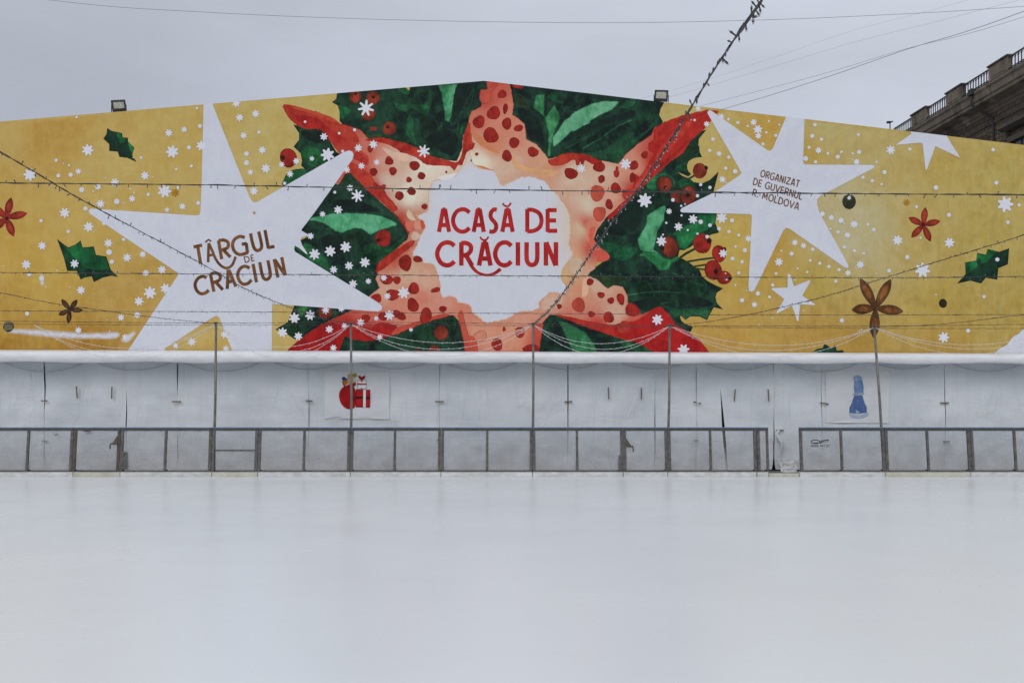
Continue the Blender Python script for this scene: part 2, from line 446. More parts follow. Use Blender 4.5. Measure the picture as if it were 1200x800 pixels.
        for i in range(len(p)):
            if i == 0: t = p[1] - p[0]
            elif i == len(p) - 1: t = p[-1] - p[-2]
            else:
                t1 = (p[i] - p[i - 1]); t2 = p[i + 1] - p[i]
                t = t1 / (np.hypot(*t1) + 1e-9) + t2 / (np.hypot(*t2) + 1e-9)
            t = t / (np.hypot(*t) + 1e-9); nn = np.array((-t[1], t[0]))
            ww = w if taper is None else taper[i]
            L.append(tuple(p[i] + nn * ww / 2)); Rr.append(tuple(p[i] - nn * ww / 2))
        n = len(p); pts2 = L + Rr
        tris = [(i, i + 1, n + i + 1, n + i) for i in range(n - 1)]
        A = [alb(col)] * len(pts2); B = [alb(colb or col)] * len(pts2)
        s.raw(pts2, tris, A, B, dl)
    def build(s, name, mat, parent=None):
        me = bpy.data.meshes.new(name); me.from_pydata(s.v, [], s.f); me.materials.append(mat)
        for nm, arr in (('ink_a', s.a), ('ink_b', s.b)):
            at = me.attributes.new(nm, 'FLOAT_COLOR', 'POINT')
            at.data.foreach_set('color', np.concatenate([np.array(arr, float), np.ones((len(arr), 1))], 1).ravel())
        # every face looks towards the rink (-Y)
        bm = bmesh.new(); bm.from_mesh(me)
        bm.normal_update()
        fl = [f for f in bm.faces if f.normal.y > 0]
        bmesh.ops.reverse_faces(bm, faces=fl); bm.to_mesh(me); bm.free()
        o = link(bpy.data.objects.new(name, me))
        if parent is not None: part(o, parent)
        return o
def crop(ox, oy, sc): return lambda *pts: [(ox + x / sc, oy + y / sc) for x, y in pts]
def idw(ctrl, power=3.0, var=.9):
    c = np.array([(x, y) for x, y, _ in ctrl], float); k = np.array([alb(col) for _, _, col in ctrl])
    def f(pts):
        d = np.hypot(pts[:, None, 0] - c[None, :, 0], pts[:, None, 1] - c[None, :, 1]) + 3.0
        w = 1 / d ** power; w /= w.sum(1, keepdims=True); A = w @ k
        return A, A * np.array(var if hasattr(var, '__len__') else (var,) * 3)
    return f

GLY = {
 'A': [[(.08, 0), (.42, 1)], [(.92, 0), (.58, 1)], [(.24, .3), (.76, .3)], [(.36, .97), (.64, .97)]],
 'C': [[(.95, .84), (.76, .96), (.52, .985), (.25, .88), (.08, .62), (.08, .38), (.25, .12), (.52, .015), (.76, .05), (.95, .18)]],
 'S': [[(.92, .96), (.6, .98), (.28, .86), (.2, .7), (.36, .55), (.68, .42), (.86, .25), (.72, .07), (.4, .01), (.06, .03)]],
 'D': [[(.1, 0), (.1, 1)], [(.1, .97), (.45, .95), (.8, .8), (.92, .5), (.8, .2), (.45, .05), (.1, .03)]],
 'E': [[(.14, 0), (.14, 1)], [(.14, .95), (.95, .95)], [(.14, .5), (.9, .5)], [(.14, .05), (1, .05)]],
 'R': [[(.12, 0), (.12, 1)], [(.12, .96), (.5, .96), (.82, .85), (.84, .64), (.55, .47), (.12, .43)], [(.45, .46), (.95, 0)]],
 'I': [[(.5, 0), (.5, 1)]],
 'U': [[(.13, 1), (.13, .3), (.28, .08), (.5, .03), (.72, .08), (.87, .3), (.87, 1)]],
 'N': [[(.13, 0), (.13, 1)], [(.15, 1), (.85, 0)], [(.87, 0), (.87, 1)]],
 'T': [[(0, .96), (1, .96)], [(.5, .96), (.5, 0)]],
 'G': [[(.92, .86), (.72, .97), (.48, .97), (.22, .85), (.08, .6), (.08, .38), (.25, .12), (.52, .02), (.78, .06), (.92, .16)], [(.92, .16), (.92, .5)], [(.92, .47), (.6, .47)]],
 'L': [[(.12, 0), (.12, 1)], [(.12, .05), (.98, .05)]],
 'O': [[(.5 + .42 * math.cos(a * math.pi / 8), .5 + .48 * math.sin(a * math.pi / 8)) for a in range(17)]],
 'Z': [[(.05, .95), (.92, .95)], [(.9, .95), (.08, .05)], [(.06, .05), (.97, .05)]],
 'V': [[(.02, 1), (.5, 0)], [(.5, 0), (.98, 1)]],
 'M': [[(.08, 0), (.18, 1)], [(.18, 1), (.5, .25)], [(.5, .25), (.82, 1)], [(.82, 1), (.92, 0)]],
 'W': [[(.0, 1), (.25, 0)], [(.25, 0), (.5, 1)], [(.5, 1), (.75, 0)], [(.75, 0), (1, 1)]],
 '.': [[(.5, 0), (.5, .16)]],
}
WID = {'I': .28, 'M': 1.1, 'W': 1.3, '.': .3, 'O': 1.05, 'G': .98, 'E': .72, 'L': .68, 'T': .85, 'S': .7, 'R': .82, 'D': .92}
def glyph(pr, ch, o, xv, yv, w, col, colb=None):
    for st in GLY[ch]:
        pr.stroke([(o[0] + xv[0] * x + yv[0] * y, o[1] + xv[1] * x + yv[1] * y) for x, y in st], w, col, colb, dl=.3)
def text_line(pr, txt, a, b, up, w, col):
    """capital lettering from baseline point a to b"""
    H = math.hypot(*up); L = math.hypot(b[0] - a[0], b[1] - a[1]); d = ((b[0] - a[0]) / L, (b[1] - a[1]) / L)
    ws = [(.42 if c == ' ' else WID.get(c, .9)) for c in txt]; gap = .17
    sc = L / (sum(ws) + gap * (len(txt) - 1)); x = 0
    for c, wd in zip(txt, ws):
        if c != ' ':
            glyph(pr, c, (a[0] + d[0] * x, a[1] + d[1] * x), (d[0] * wd * sc, d[1] * wd * sc), up, w, col)
        x += (wd + gap) * sc

# ================================================================ THE PRINTED BANNER
TOPCLIP = [(.08395, 1.0, 142.6), (-.11848, 1.0, 27.82), (0, -1.0, -419.0)]
BX0, BX1 = -190, 1390
cA = crop(330, 90, 7.273); cB = crop(330, 190, 7.273); cC = crop(320, 290, 6.4); cD = crop(440, 300, 6.953)
cE = crop(590, 300, 6.953); cF = crop(720, 300, 6.953); cG = crop(680, 180, 6.156); cH = crop(460, 90, 6.667)
cI = crop(590, 90, 6.667); cJ = crop(440, 190, 5.714); cK = crop(580, 80, 4.286)
cL1 = crop(0, 80, 5); cL2 = crop(0, 230, 4); cR3 = crop(820, 240, 4.446); cR4 = crop(1000, 240, 4.446)
cT1 = crop(500, 230, 7.06); cT2 = crop(215, 260, 8.892); cT3 = crop(870, 190, 13.33)
WHITE = (186, 189, 205); W2 = (181, 184, 201)

pr = Print(YN, TOPCLIP)
YEL = [(-150, 250, (200, 168, 90)), (0, 160, (202, 170, 97)), (0, 300, (206, 168, 80)), (0, 370, (192, 152, 68)), (0, 406, (178, 130, 44)),
 (60, 150, (196, 154, 74)), (130, 200, (206, 180, 108)), (100, 260, (206, 174, 92)), (220, 170, (202, 174, 98)), (270, 200, (206, 184, 117)),
 (320, 150, (202, 182, 113)), (60, 330, (205, 170, 80)), (100, 402, (176, 127, 42)), (150, 350, (197, 160, 84)), (230, 400, (206, 177, 104)),
 (325, 390, (207, 182, 113)), (800, 130, (196, 180, 113)), (850, 170, (202, 180, 108)), (900, 150, (202, 163, 76)), (860, 290, (205, 177, 90)),
 (900, 300, (197, 157, 68)), (830, 330, (201, 167, 78)), (850, 400, (196, 153, 72)), (950, 180, (197, 168, 90)), (970, 150, (196, 184, 128)),
 (1000, 280, (200, 193, 160)), (990, 240, (198, 191, 158)), (1020, 262, (196, 186, 145)), (960, 330, (192, 168, 84)), (950, 390, (191, 151, 72)), (1050, 210, (196, 177, 113)),
 (1100, 200, (193, 168, 90)), (1080, 260, (196, 172, 99)), (1180, 200, (191, 172, 98)), (1150, 280, (191, 170, 94)), (1100, 350, (190, 163, 80)),
 (1190, 350, (187, 162, 84)), (1100, 400, (186, 151, 72)), (1000, 400, (186, 148, 68)), (1350, 280, (190, 168, 92))]
YEL = [(x, y, tuple(v * .84 + g_ * .16 for v, g_ in zip(c, (182, 170, 140)))) for x, y, c in YEL]
yfield = idw(YEL, 2.6, (.94, .88, .74))
pr.shape([(BX0, 60), (567, 60), (BX1, 60), (BX1, 419), (BX0, 419)], WHITE, grid=7.0, field=yfield)
# pale bloom swept along the lower left and lower right
for poly in ([(8, 384), (60, 386), (100, 389), (138, 388), (137, 397), (110, 398), (70, 397), (20, 392), (4, 388)],
             [(140, 398), (155, 388), (160, 390), (150, 402)], [(14, 394), (34, 394), (36, 397), (16, 397)],
             [(46, 322), (52, 322), (52, 334), (47, 334)]):
    pr.shape(poly, WHITE, W2, smooth=3, rimw=3.0, grid=2.5, soft=yfield)
def iris(cx, cy, tips, wd, col, rim, hi):
    for tx, ty in tips:
        L = math.hypot(tx - cx, ty - cy); d = ((tx - cx) / L, (ty - cy) / L); nn = (-d[1], d[0])
        for k, (c1, r1, sc) in enumerate(((col, rim, 1.0), (hi, None, .48))):
            prof = [(.04, .25), (.25, .75), (.5, 1), (.72, .9), (.9, .45), (1, .0), (.9, -.45), (.72, -.9), (.5, -1), (.25, -.75), (.04, -.25)]
            if k: prof = [(.3 + .5 * a, b) for a, b in prof]
            pr.shape([(cx + d[0] * L * a + nn[0] * wd * b * sc, cy + d[1] * L * a + nn[1] * wd * b * sc) for a, b in prof], c1, tuple(v * .75 for v in c1), r1, .8, 2, 1.6)
iris(7.5, 255, [(13, 231.5), (32, 250), (16, 277), (-6, 268), (-8, 242)], 4.6, (165, 50, 42), (80, 25, 24), (178, 66, 52))
pr.dot(8, 256, 2.2, (60, 25, 22))
iris(1082, 263.5, [(1084.4, 243), (1101.7, 259), (1090.5, 283), (1068, 278.5), (1064.8, 255)], 3.9, (165, 52, 42), (85, 28, 24), (182, 70, 52))
pr.dot(1082, 263, 2.0, (55, 28, 22))
iris(1026, 361, [(1008, 326), (1044, 327), (1058.5, 365), (998, 363), (1024, 396)], 6.0, (108, 72, 44), (62, 44, 30), (150, 92, 50))
pr.blob(1026, 359, 4.5, 5.5, (88, 56, 34), None, (55, 38, 28))
iris(82, 363, [(72, 350.5), (90.5, 351), (97, 363.5), (80, 379), (68.5, 369)], 3.0, (78, 54, 40), (46, 34, 28), (100, 68, 48))
for (x, y, rx, ry, c) in ((995, 236.5, 8.2, 8.6, (62, 68, 50)), (1105, 355.4, 4.8, 5.4, (70, 60, 34)), (10, 382.5, 6.4, 6.6, (58, 58, 48))):
    pr.blob(x, y, rx, ry, c, tuple(v * .6 for v in c), (38, 40, 34), wob=.02)
for k in range(5):
    pr.stroke([(5, 378.5 + k * 2.2), (9, 377 + k * 2.2), (15, 378 + k * 2.0)], .7, (170, 160, 120), dl=.1)
def leaf(outer, inner, dk=(30, 62, 46), lt=(34, 108, 62)):
    pr.shape(outer, dk, (24, 48, 38), (22, 40, 34), .9, 0, 3.0)
    if inner: pr.shape(inner, lt, (24, 84, 52), None, 1, 0)
leaf(cL1((628, 350), (655, 368), (715, 380), (720, 405), (750, 408), (750, 430), (787, 465), (775, 510), (800, 550), (745, 525), (700, 520), (690, 490), (640, 485), (640, 445), (605, 413), (625, 385)),
     cL1((680, 378), (715, 380), (720, 405), (745, 412), (720, 440), (705, 440)))
pr.shape(cL1((752, 435), (785, 465), (775, 505), (752, 450)), (34, 108, 62), dl=.2)
leaf(cL2((268, 200), (295, 222), (320, 240), (355, 225), (378, 207), (388, 240), (440, 235), (450, 275), (498, 282), (520, 345), (555, 378), (520, 372), (480, 382), (440, 402), (430, 375), (400, 380), (378, 390), (360, 350), (315, 350), (300, 290)),
     cL2((290, 225), (320, 245), (378, 212), (386, 244), (436, 240), (448, 280), (494, 287), (512, 340), (450, 345), (400, 335), (345, 285)), (26, 74, 48), (30, 112, 60))
leaf(cR4((540, 410), (585, 360), (582, 300), (640, 290), (645, 250), (690, 260), (700, 230), (760, 245), (812, 226), (805, 310), (755, 330), (750, 390), (690, 380), (665, 410), (610, 395)),
     cR4((584, 303), (640, 292), (647, 254), (690, 263), (702, 233), (745, 244), (690, 300), (655, 310), (620, 345), (590, 358)))
pr.shape(cR4((640, 290), (660, 275), (668, 300), (650, 320)), (26, 60, 44), dl=.2)
leaf(cR3((575, 790), (580, 772), (610, 750), (640, 745), (650, 722), (685, 745), (705, 730), (715, 760), (745, 755), (762, 790)), None, (42, 104, 70))
for s in (cR3((610, 770), (650, 740), (655, 785)), cR3((680, 760), (706, 738), (712, 780))): pr.shape(s, (30, 70, 50), dl=.2)

# ---- dark holly masses behind the poinsettia star
DK = (36, 72, 55); DK2 = (18, 30, 31); DR = (22, 36, 34)
def mass(p, a=DK, b=DK2): pr.shape(p, a, b, DR, 1.2, 0, 9)
mass([(395, 100), (395, 109), (394, 116), (389, 120), (396, 124), (398, 131), (398, 142), (415, 160), (440, 172), (530, 198), (548, 176), (556, 140), (575, 110), (575, 90), (560, 90)])
mass([(590, 90), (595, 120), (598, 140), (612, 150), (612, 168), (640, 192), (705, 200), (735, 190), (765, 158), (777, 143), (772.5, 135), (774, 128), (779.5, 118), (779, 110)])
mass([(343.7, 146.4), (352, 148), (360, 149), (377, 149), (394, 178), (412, 188), (402, 190), (331.5, 221), (331.5, 213), (335, 205), (343, 199), (358, 199), (352.8, 194), (354, 189), (352.5, 180), (344, 172), (350.5, 164), (350.5, 156)])
mass([(404, 196), (420, 205), (450, 228), (484, 270), (466, 297), (448, 311), (442, 318), (446, 337), (432, 352), (345, 300), (345, 285), (362, 277), (353, 277), (353, 269), (366, 250), (385, 225)])
mass([(345, 357), (361, 358), (398, 361), (420, 363), (398, 372), (390, 380), (372, 386), (354, 396), (346.5, 398), (334, 390), (322.5, 386), (337, 377.5), (343, 363)])
mass([(393, 416), (400, 392), (414, 396), (436, 396), (470, 386), (487, 379), (508, 372), (530, 368), (540, 378), (547, 404), (549, 416)])
mass([(627, 416), (632, 394), (634, 380), (645, 367), (652, 367), (682, 378), (714, 388), (742, 398), (772, 410), (776, 417)])
mass([(828, 152), (819, 163), (818, 174), (823, 185), (838, 198), (842, 202), (836, 225), (840, 251), (838, 261), (842.5, 272.6), (833, 275), (815, 285), (795, 300), (808, 308), (820, 317), (823, 324), (829, 329), (838, 334), (847.3, 338), (840, 343), (838.5, 348), (840, 355), (847.5, 362.5), (836.5, 360), (832, 368), (828.6, 375), (820, 371), (809, 370.5), (803, 375), (800.5, 369), (797, 370.5), (798, 375), (802, 379), (812, 383), (809, 389), (785, 391), (770, 366), (735, 372), (685, 330), (687, 321), (713, 302), (698, 290), (692, 281), (699, 264.5), (716, 250), (760, 198), (800, 160)])
# yellow window around the upper right berry and between the stems
pr.shape(cG((885, 25), (820, 33), (782, 55), (768, 90), (775, 125), (800, 148), (780, 168), (742, 150), (706, 136), (735, 160), (790, 182), (812, 205), (880, 215), (935, 190), (998, 130), (1012, 60)), WHITE, field=yfield, grid=5, smooth=0)
pr.shape(cG((706, 752), (715, 695), (748, 698), (835, 655), (900, 720), (965, 728), (945, 775), (880, 795), (800, 792), (765, 765), (735, 758)), WHITE, field=yfield, grid=5)
pr.shape(cF((640, 48), (700, 45), (760, 40), (760, 130), (735, 150), (700, 118), (665, 95)), WHITE, field=yfield, grid=5)
for s_, w in ((cG((690, 775), (760, 722), (840, 680)), 3.0), (cG((770, 780), (860, 765), (960, 752)), 2.4), (cF((650, 85), (745, 70)), 2.2), (cF((660, 100), (740, 112)), 2.0), (cG((770, 190), (830, 155)), 2.4)):
    pr.stroke(s_, w, (36, 62, 44), dl=.3)
LG = (100, 176, 134); MG = (36, 106, 66); SG = (40, 84, 62)
def patch(p, c=MG, d=None, sm=3, rim=None): pr.shape(p, c, d or tuple(v * .55 for v in c), rim or (34, 70, 54), 1.6, sm, 3.6, rough=.75, dl=.6)
# upper left leaves
patch(cH((0, 190), (60, 215), (130, 205), (190, 222), (240, 215), (280, 180), (302, 110), (306, 200), (285, 290), (250, 315), (200, 270), (140, 240), (110, 280), (20, 240)), (46, 112, 72), sm=0)
patch(cH((130, 280), (165, 350), (170, 430), (192, 535), (150, 510), (105, 440), (105, 370)), (44, 108, 68))
patch(cH((350, 55), (545, 40), (520, 100), (490, 170), (465, 300), (440, 355), (410, 345), (395, 230), (380, 130)), LG, (44, 118, 76), 0)
patch(cH((30, 90), (130, 100), (125, 140), (70, 125)), (40, 108, 60))
pr.shape(cH((95, 76), (140, 66), (132, 108), (112, 95)), WHITE, field=yfield, grid=3)
patch(cH((525, 410), (560, 385), (540, 470), (530, 480)), (36, 116, 68)); patch(cH((318, 560), (360, 585), (320, 580)), MG)
patch(cA((475, 140), (520, 165), (490, 215), (445, 222), (468, 185)), (36, 84, 58), sm=0)
patch(cA((488, 240), (560, 260), (597, 295), (560, 330), (520, 358), (500, 355), (495, 300)), (36, 116, 66), sm=0)
patch(cH((205, 330), (300, 300), (360, 380), (330, 480), (250, 470)), (34, 58, 46)); patch(cH((480, 200), (600, 110), (640, 60), (620, 200), (540, 330)), (36, 62, 48))
# upper right leaves
patch(cI((250, 135), (322, 140), (318, 290), (330, 310), (400, 215), (450, 320), (400, 430), (370, 560), (370, 620), (345, 630), (350, 430), (315, 310), (232, 245)), (74, 150, 100), (40, 108, 66), 0)
patch(cI((380, 480), (470, 350), (560, 270), (680, 210), (800, 185), (915, 195), (850, 260), (760, 300), (680, 350), (690, 380), (600, 430), (530, 430), (460, 500), (385, 560)), (128, 190, 158), (84, 160, 118), 0)
patch(cI((350, 145), (420, 120), (430, 175), (470, 190), (460, 210), (380, 190)), (44, 112, 72)); patch(cI((900, 240), (960, 190), (1040, 175), (1010, 230), (950, 250)), (56, 124, 84))
patch(cI((560, 600), (680, 590), (800, 560), (900, 480), (1010, 430), (1010, 470), (920, 540), (900, 680), (730, 640)), (40, 88, 62), (30, 70, 52))
patch(cI((100, 130), (190, 200), (240, 420), (180, 390), (90, 180)), (52, 68, 46)); patch(cI((480, 540), (700, 440), (920, 330), (760, 330), (600, 450), (420, 560)), (32, 60, 50))
patch(cK((600, 400), (740, 330), (825, 240), (790, 300), (700, 380), (620, 470), (540, 450)), (42, 96, 66))
# left, above the arm
patch(cA((160, 640), (260, 590), (340, 640), (380, 720), (300, 770), (240, 760)), (38, 104, 62)); patch(cA((150, 545), (180, 520), (200, 570), (150, 590)), (40, 80, 56))
patch(cB((0, 190), (30, 140), (90, 70), (190, 55), (220, 85), (180, 130), (60, 190)), (46, 126, 66), (30, 84, 48))
# left leaf between the arms
patch(cB((215, 500), (280, 465), (400, 440), (560, 430), (760, 440), (900, 475), (990, 530), (920, 560), (830, 585), (760, 620), (720, 600), (680, 570), (600, 570), (500, 605), (430, 570), (370, 530), (265, 500)), (104, 182, 142), (66, 152, 106), 2)
patch(cB((185, 690), (280, 720), (330, 800), (300, 860), (200, 800)), (60, 142, 82)); patch(cB((700, 720), (800, 690), (900, 740), (960, 700), (1060, 630), (960, 790), (860, 860), (730, 800)), (34, 100, 58))
patch(cB((540, 620), (640, 580), (720, 630), (660, 720), (580, 700)), (34, 66, 48)); patch(cB((560, 120), (640, 180), (720, 250), (620, 230), (500, 170)), (40, 66, 46))
patch(cC((250, 30), (380, 60), (420, 130), (400, 170), (320, 110)), (40, 110, 66)); patch(cC((600, 20), (700, 40), (780, 10), (820, 60), (760, 130), (640, 60)), (28, 78, 52))
patch(cB((420, 230), (520, 250), (480, 340), (380, 360)), (32, 60, 46))
# lower left
patch(cC((172, 442), (262, 440), (232, 500), (200, 545), (188, 490)), (62, 128, 72)); patch(cC((60, 610), (150, 560), (320, 560), (220, 640), (120, 640)), (34, 70, 48))
patch(cC((440, 470), (470, 460), (490, 500), (470, 520)), (40, 110, 60), sm=0)
# bottom
patch(cD((200, 690), (360, 600), (470, 560), (520, 640), (420, 740), (250, 730)), (30, 66, 46)); patch(cD((470, 530), (600, 495), (650, 520), (640, 600), (560, 560)), (30, 72, 50))
patch(cE((440, 525), (520, 540), (610, 590), (680, 630), (740, 720), (775, 785), (560, 785), (530, 700), (480, 600)), (66, 140, 94), (40, 104, 66), 0)
patch(cF((70, 705), (200, 722), (330, 775), (140, 785), (80, 740)), (46, 112, 70)); patch(cE((940, 690), (1000, 680), (1060, 740), (980, 740)), (54, 118, 78))
# right leaves
patch(cG((600, 370), (632, 382), (605, 480), (560, 560), (545, 640), (530, 690), (610, 755), (570, 800), (500, 745), (430, 695), (410, 620), (470, 520), (482, 440)), (98, 178, 134), (58, 140, 92), 0)
patch(cF((180, 0), (240, 5), (300, 50), (370, 120), (440, 110), (470, 60), (530, 20), (500, -20), (400, 10), (330, -30), (250, -40)), (60, 146, 92), (36, 112, 66), 0)
patch(cG((850, 440), (985, 440), (972, 500), (930, 545), (850, 585), (760, 692), (700, 680), (690, 592), (640, 590), (760, 520), (840, 490)), (38, 122, 70), (28, 92, 56), 0)
patch(cG((480, 190), (560, 140), (640, 150), (690, 210), (640, 260), (560, 270), (480, 250)), (44, 118, 78)); patch(cG((700, 200), (800, 190), (830, 260), (760, 280)), (38, 112, 68))
patch(cG((100, 622), (200, 640), (290, 660), (420, 690), (330, 775), (220, 745), (160, 690)), (36, 104, 68)); patch(cG((690, 95), (770, 55), (770, 110), (790, 140), (720, 115)), (38, 106, 66))
patch(cF((390, 400), (520, 430), (640, 430), (790, 440), (758, 515), (690, 488), (620, 490), (577, 518), (540, 480), (500, 500)), (42, 108, 70), sm=0)
patch(cE((685, 155), (760, 190), (850, 262), (900, 240), (1040, 200), (1040, 170), (900, 165)), (52, 78, 48), sm=0)
patch(cF((420, 180), (560, 230), (700, 180), (760, 260), (680, 330), (560, 300)), (32, 74, 52)); patch(cF((150, 250), (260, 200), (330, 320), (250, 380)), (28, 66, 48)); patch(cF((430, 440), (520, 560), (600, 600), (560, 620), (470, 520)), (30, 72, 50), sm=0)
patch(cK((880, 400), (980, 350), (1030, 420), (930, 470)), (38, 66, 48))

VN = (64, 120, 88); BK = (20, 30, 30)
for cr, lines in ((cI, (((620, 560), (760, 480), (900, 380), (1000, 340)), ((480, 560), (600, 500), (700, 450)), ((120, 300), (180, 420), (240, 520)))), (cH, (((180, 330), (250, 420), (320, 520)), ((380, 400), (420, 520), (440, 620)), ((560, 200), (520, 330), (500, 470)))),
                  (cF, (((60, 330), (220, 300), (420, 290), (640, 320), (820, 400)), ((480, 140), (600, 200), (720, 240)), ((240, 420), (420, 380)))), (cG, (((240, 520), (330, 440), (420, 330)), ((180, 590), (300, 560), (400, 520)), ((640, 420), (680, 380))))):
    for k_, ln in enumerate(lines):
        pr.shape([(x, y - .9) for x, y in cr(*ln)] + [(x + .6, y + .9) for x, y in reversed(cr(*ln))], VN if k_ % 2 == 0 else (44, 90, 66), (30, 62, 48), (36, 70, 54), .5, 2, 2, rough=.5, dl=.4)
for cr, p in ((cI, ((100, 250), (200, 260), (290, 360), (330, 560), (270, 520), (190, 470))), (cI, ((560, 420), (760, 330), (1000, 260), (1010, 320), (760, 400), (600, 470))), (cH, ((250, 480), (420, 400), (520, 480), (480, 620), (330, 560))), (cH, ((500, 60), (640, 45), (600, 160), (500, 330), (460, 360))),
              (cG, ((150, 540), (260, 430), (420, 300), (460, 420), (400, 560), (250, 600))), (cG, ((640, 320), (720, 360), (840, 440), (760, 510), (640, 580), (600, 500))), (cF, ((180, 360), (330, 330), (380, 400), (250, 450), (140, 400))), (cF, ((520, 300), (700, 330), (820, 390), (720, 420), (560, 390))),
              (cB, ((330, 640), (480, 610), (560, 700), (480, 800), (360, 760))), (cB, ((420, 330), (640, 320), (860, 420), (700, 430), (500, 420))), (cA, ((170, 460), (330, 460), (390, 540), (300, 570), (200, 530)))):
    pr.shape(cr(*p), BK, (26, 46, 40), (30, 58, 47), 1.8, 3, 3.5, rough=.9, dl=.4)
# ---- berries
def berry(x, y, rx, ry, ex=None, ey=None, c=(158, 58, 42), halo=None):
    if halo: pr.blob(x, y, rx * 1.2, ry * 1.2, halo, DK2, (34, 56, 42), wob=.04, dl=.5)
    pr.blob(x, y, rx, ry, c, tuple(v * .72 for v in c), (112, 34, 28), wob=.03, dl=.5, rimw=1.6)
    if ex: pr.blob(ex, ey, rx * .26, ry * .26, (44, 26, 22), None, None, dl=.3, wob=.1)
for cr, x, y, rx, ry, ex, ey, h in ((cA, 630, 172, 52, 52, 630, 148, 1), (cA, 778, 182, 58, 57, 782, 174, 1), (cA, 740, 318, 58, 55, None, None, 1), (cA, 918, 440, 58, 58, 905, 430, 1),
        (cA, 58, 692, 72, 85, 10, 690, 0), (cB, 865, 648, 68, 75, 824, 665, 0), (cG, 862, 125, 52, 56, 908, 102, 0), (cG, 608, 222, 54, 54, 615, 246, 1), (cG, 700, 308, 48, 46, None, None, 0),
        (cG, 780, 302, 56, 66, 775, 298, 1), (cG, 645, 675, 58, 76, 592, 684, 1), (cG, 880, 648, 66, 74, 930, 630, 0), (cG, 1000, 722, 52, 62, 1040, 690, 0), (cF, 805, 115, 72, 82, 826, 125, 0),
        (cF, 895, 176, 60, 55, 942, 182, 0), (cD, 535, 625, 58, 60, None, None, 0), (cD, 480, 770, 50, 42, None, None, 0), (cD, 340, 785, 42, 24, None, None, 0), (cC, 392, 484, 52, 50, None, None, 1)):
    k = 1 / {cA: 7.273, cB: 7.273, cG: 6.156, cF: 6.953, cD: 6.953, cC: 6.4}[cr]; p = cr((x, y))[0]; e = cr((ex, ey))[0] if ex else (None, None)
    red = cr in (cB, cF) or (cr is cG and y > 640 and x > 800) or (cr is cA and x < 100)
    berry(p[0], p[1], rx * k, ry * k, e[0], e[1], (168, 44, 38) if red else (152, 60, 42), (52, 76, 50) if h else None)
pr.shape(cA((750, 428), (810, 430), (812, 460), (760, 458)), (150, 48, 38), dl=.3); pr.shape(cA((690, 480), (760, 500), (840, 490), (860, 510), (740, 528), (700, 515)), (62, 66, 40), DK, dl=.3)

# ---- the watercolour star itself
STAR = (cH((740, 30), (735, 45), (740, 100), (690, 100), (678, 160), (695, 215), (690, 235), (620, 270), (600, 310), (590, 370), (550, 470), (545, 560), (500, 660), (440, 655), (300, 620), (200, 560), (100, 520), (0, 500))
 + cA((860, 520), (740, 530), (680, 460), (610, 430), (500, 400), (440, 350), (300, 300), (120, 250), (22, 233), (8, 255), (60, 350), (130, 415), (200, 447), (330, 447), (390, 520), (480, 640), (560, 740))
 + cB((520, 88), (450, 185), (490, 190), (545, 100), (590, 92), (700, 200), (830, 330), (950, 430), (1050, 540), (1085, 600), (1070, 660), (950, 760)) + cC((960, 5), (880, 60), (810, 120), (790, 170), (770, 240), (800, 300), (730, 355), (640, 440), (600, 465), (480, 520), (440, 540), (360, 580), (250, 650), (160, 720), (95, 785), (90, 830), (480, 830), (490, 780), (530, 665), (570, 670), (600, 690), (740, 700), (960, 640))
 + cD((150, 640), (330, 570), (470, 520), (600, 487), (640, 482), (672, 505), (690, 560), (722, 720), (732, 830), (280, 830)) + cE((280, 785), (305, 650), (315, 570), (320, 540), (380, 478), (430, 480), (640, 565), (860, 640), (1043, 700))
 + cF((150, 690), (330, 775), (360, 790), (370, 830), (800, 830), (780, 790), (700, 690), (600, 620), (500, 557), (440, 470), (380, 415), (340, 420), (300, 440), (220, 475), (195, 430), (150, 385), (110, 385))
 + cE((1010, 320), (970, 250), (900, 235), (850, 265), (820, 240), (760, 190), (700, 165), (690, 150), (745, 100), (755, 55)) + cG((130, 770), (215, 750), (150, 680), (95, 620), (120, 550), (200, 450), (280, 400), (440, 250), (600, 90), (740, 0))
 + [(812, 161)] + [(824, 153), (836, 138), (843, 131), (828, 129), (800, 136), (780, 143)] + cK((800, 300), (785, 335), (720, 380), (660, 430), (620, 480), (540, 465), (500, 460), (430, 430), (350, 435), (270, 455)) + cI((260, 530), (180, 490), (165, 370), (100, 315), (70, 300), (80, 220), (60, 100), (50, 55), (45, 20)))
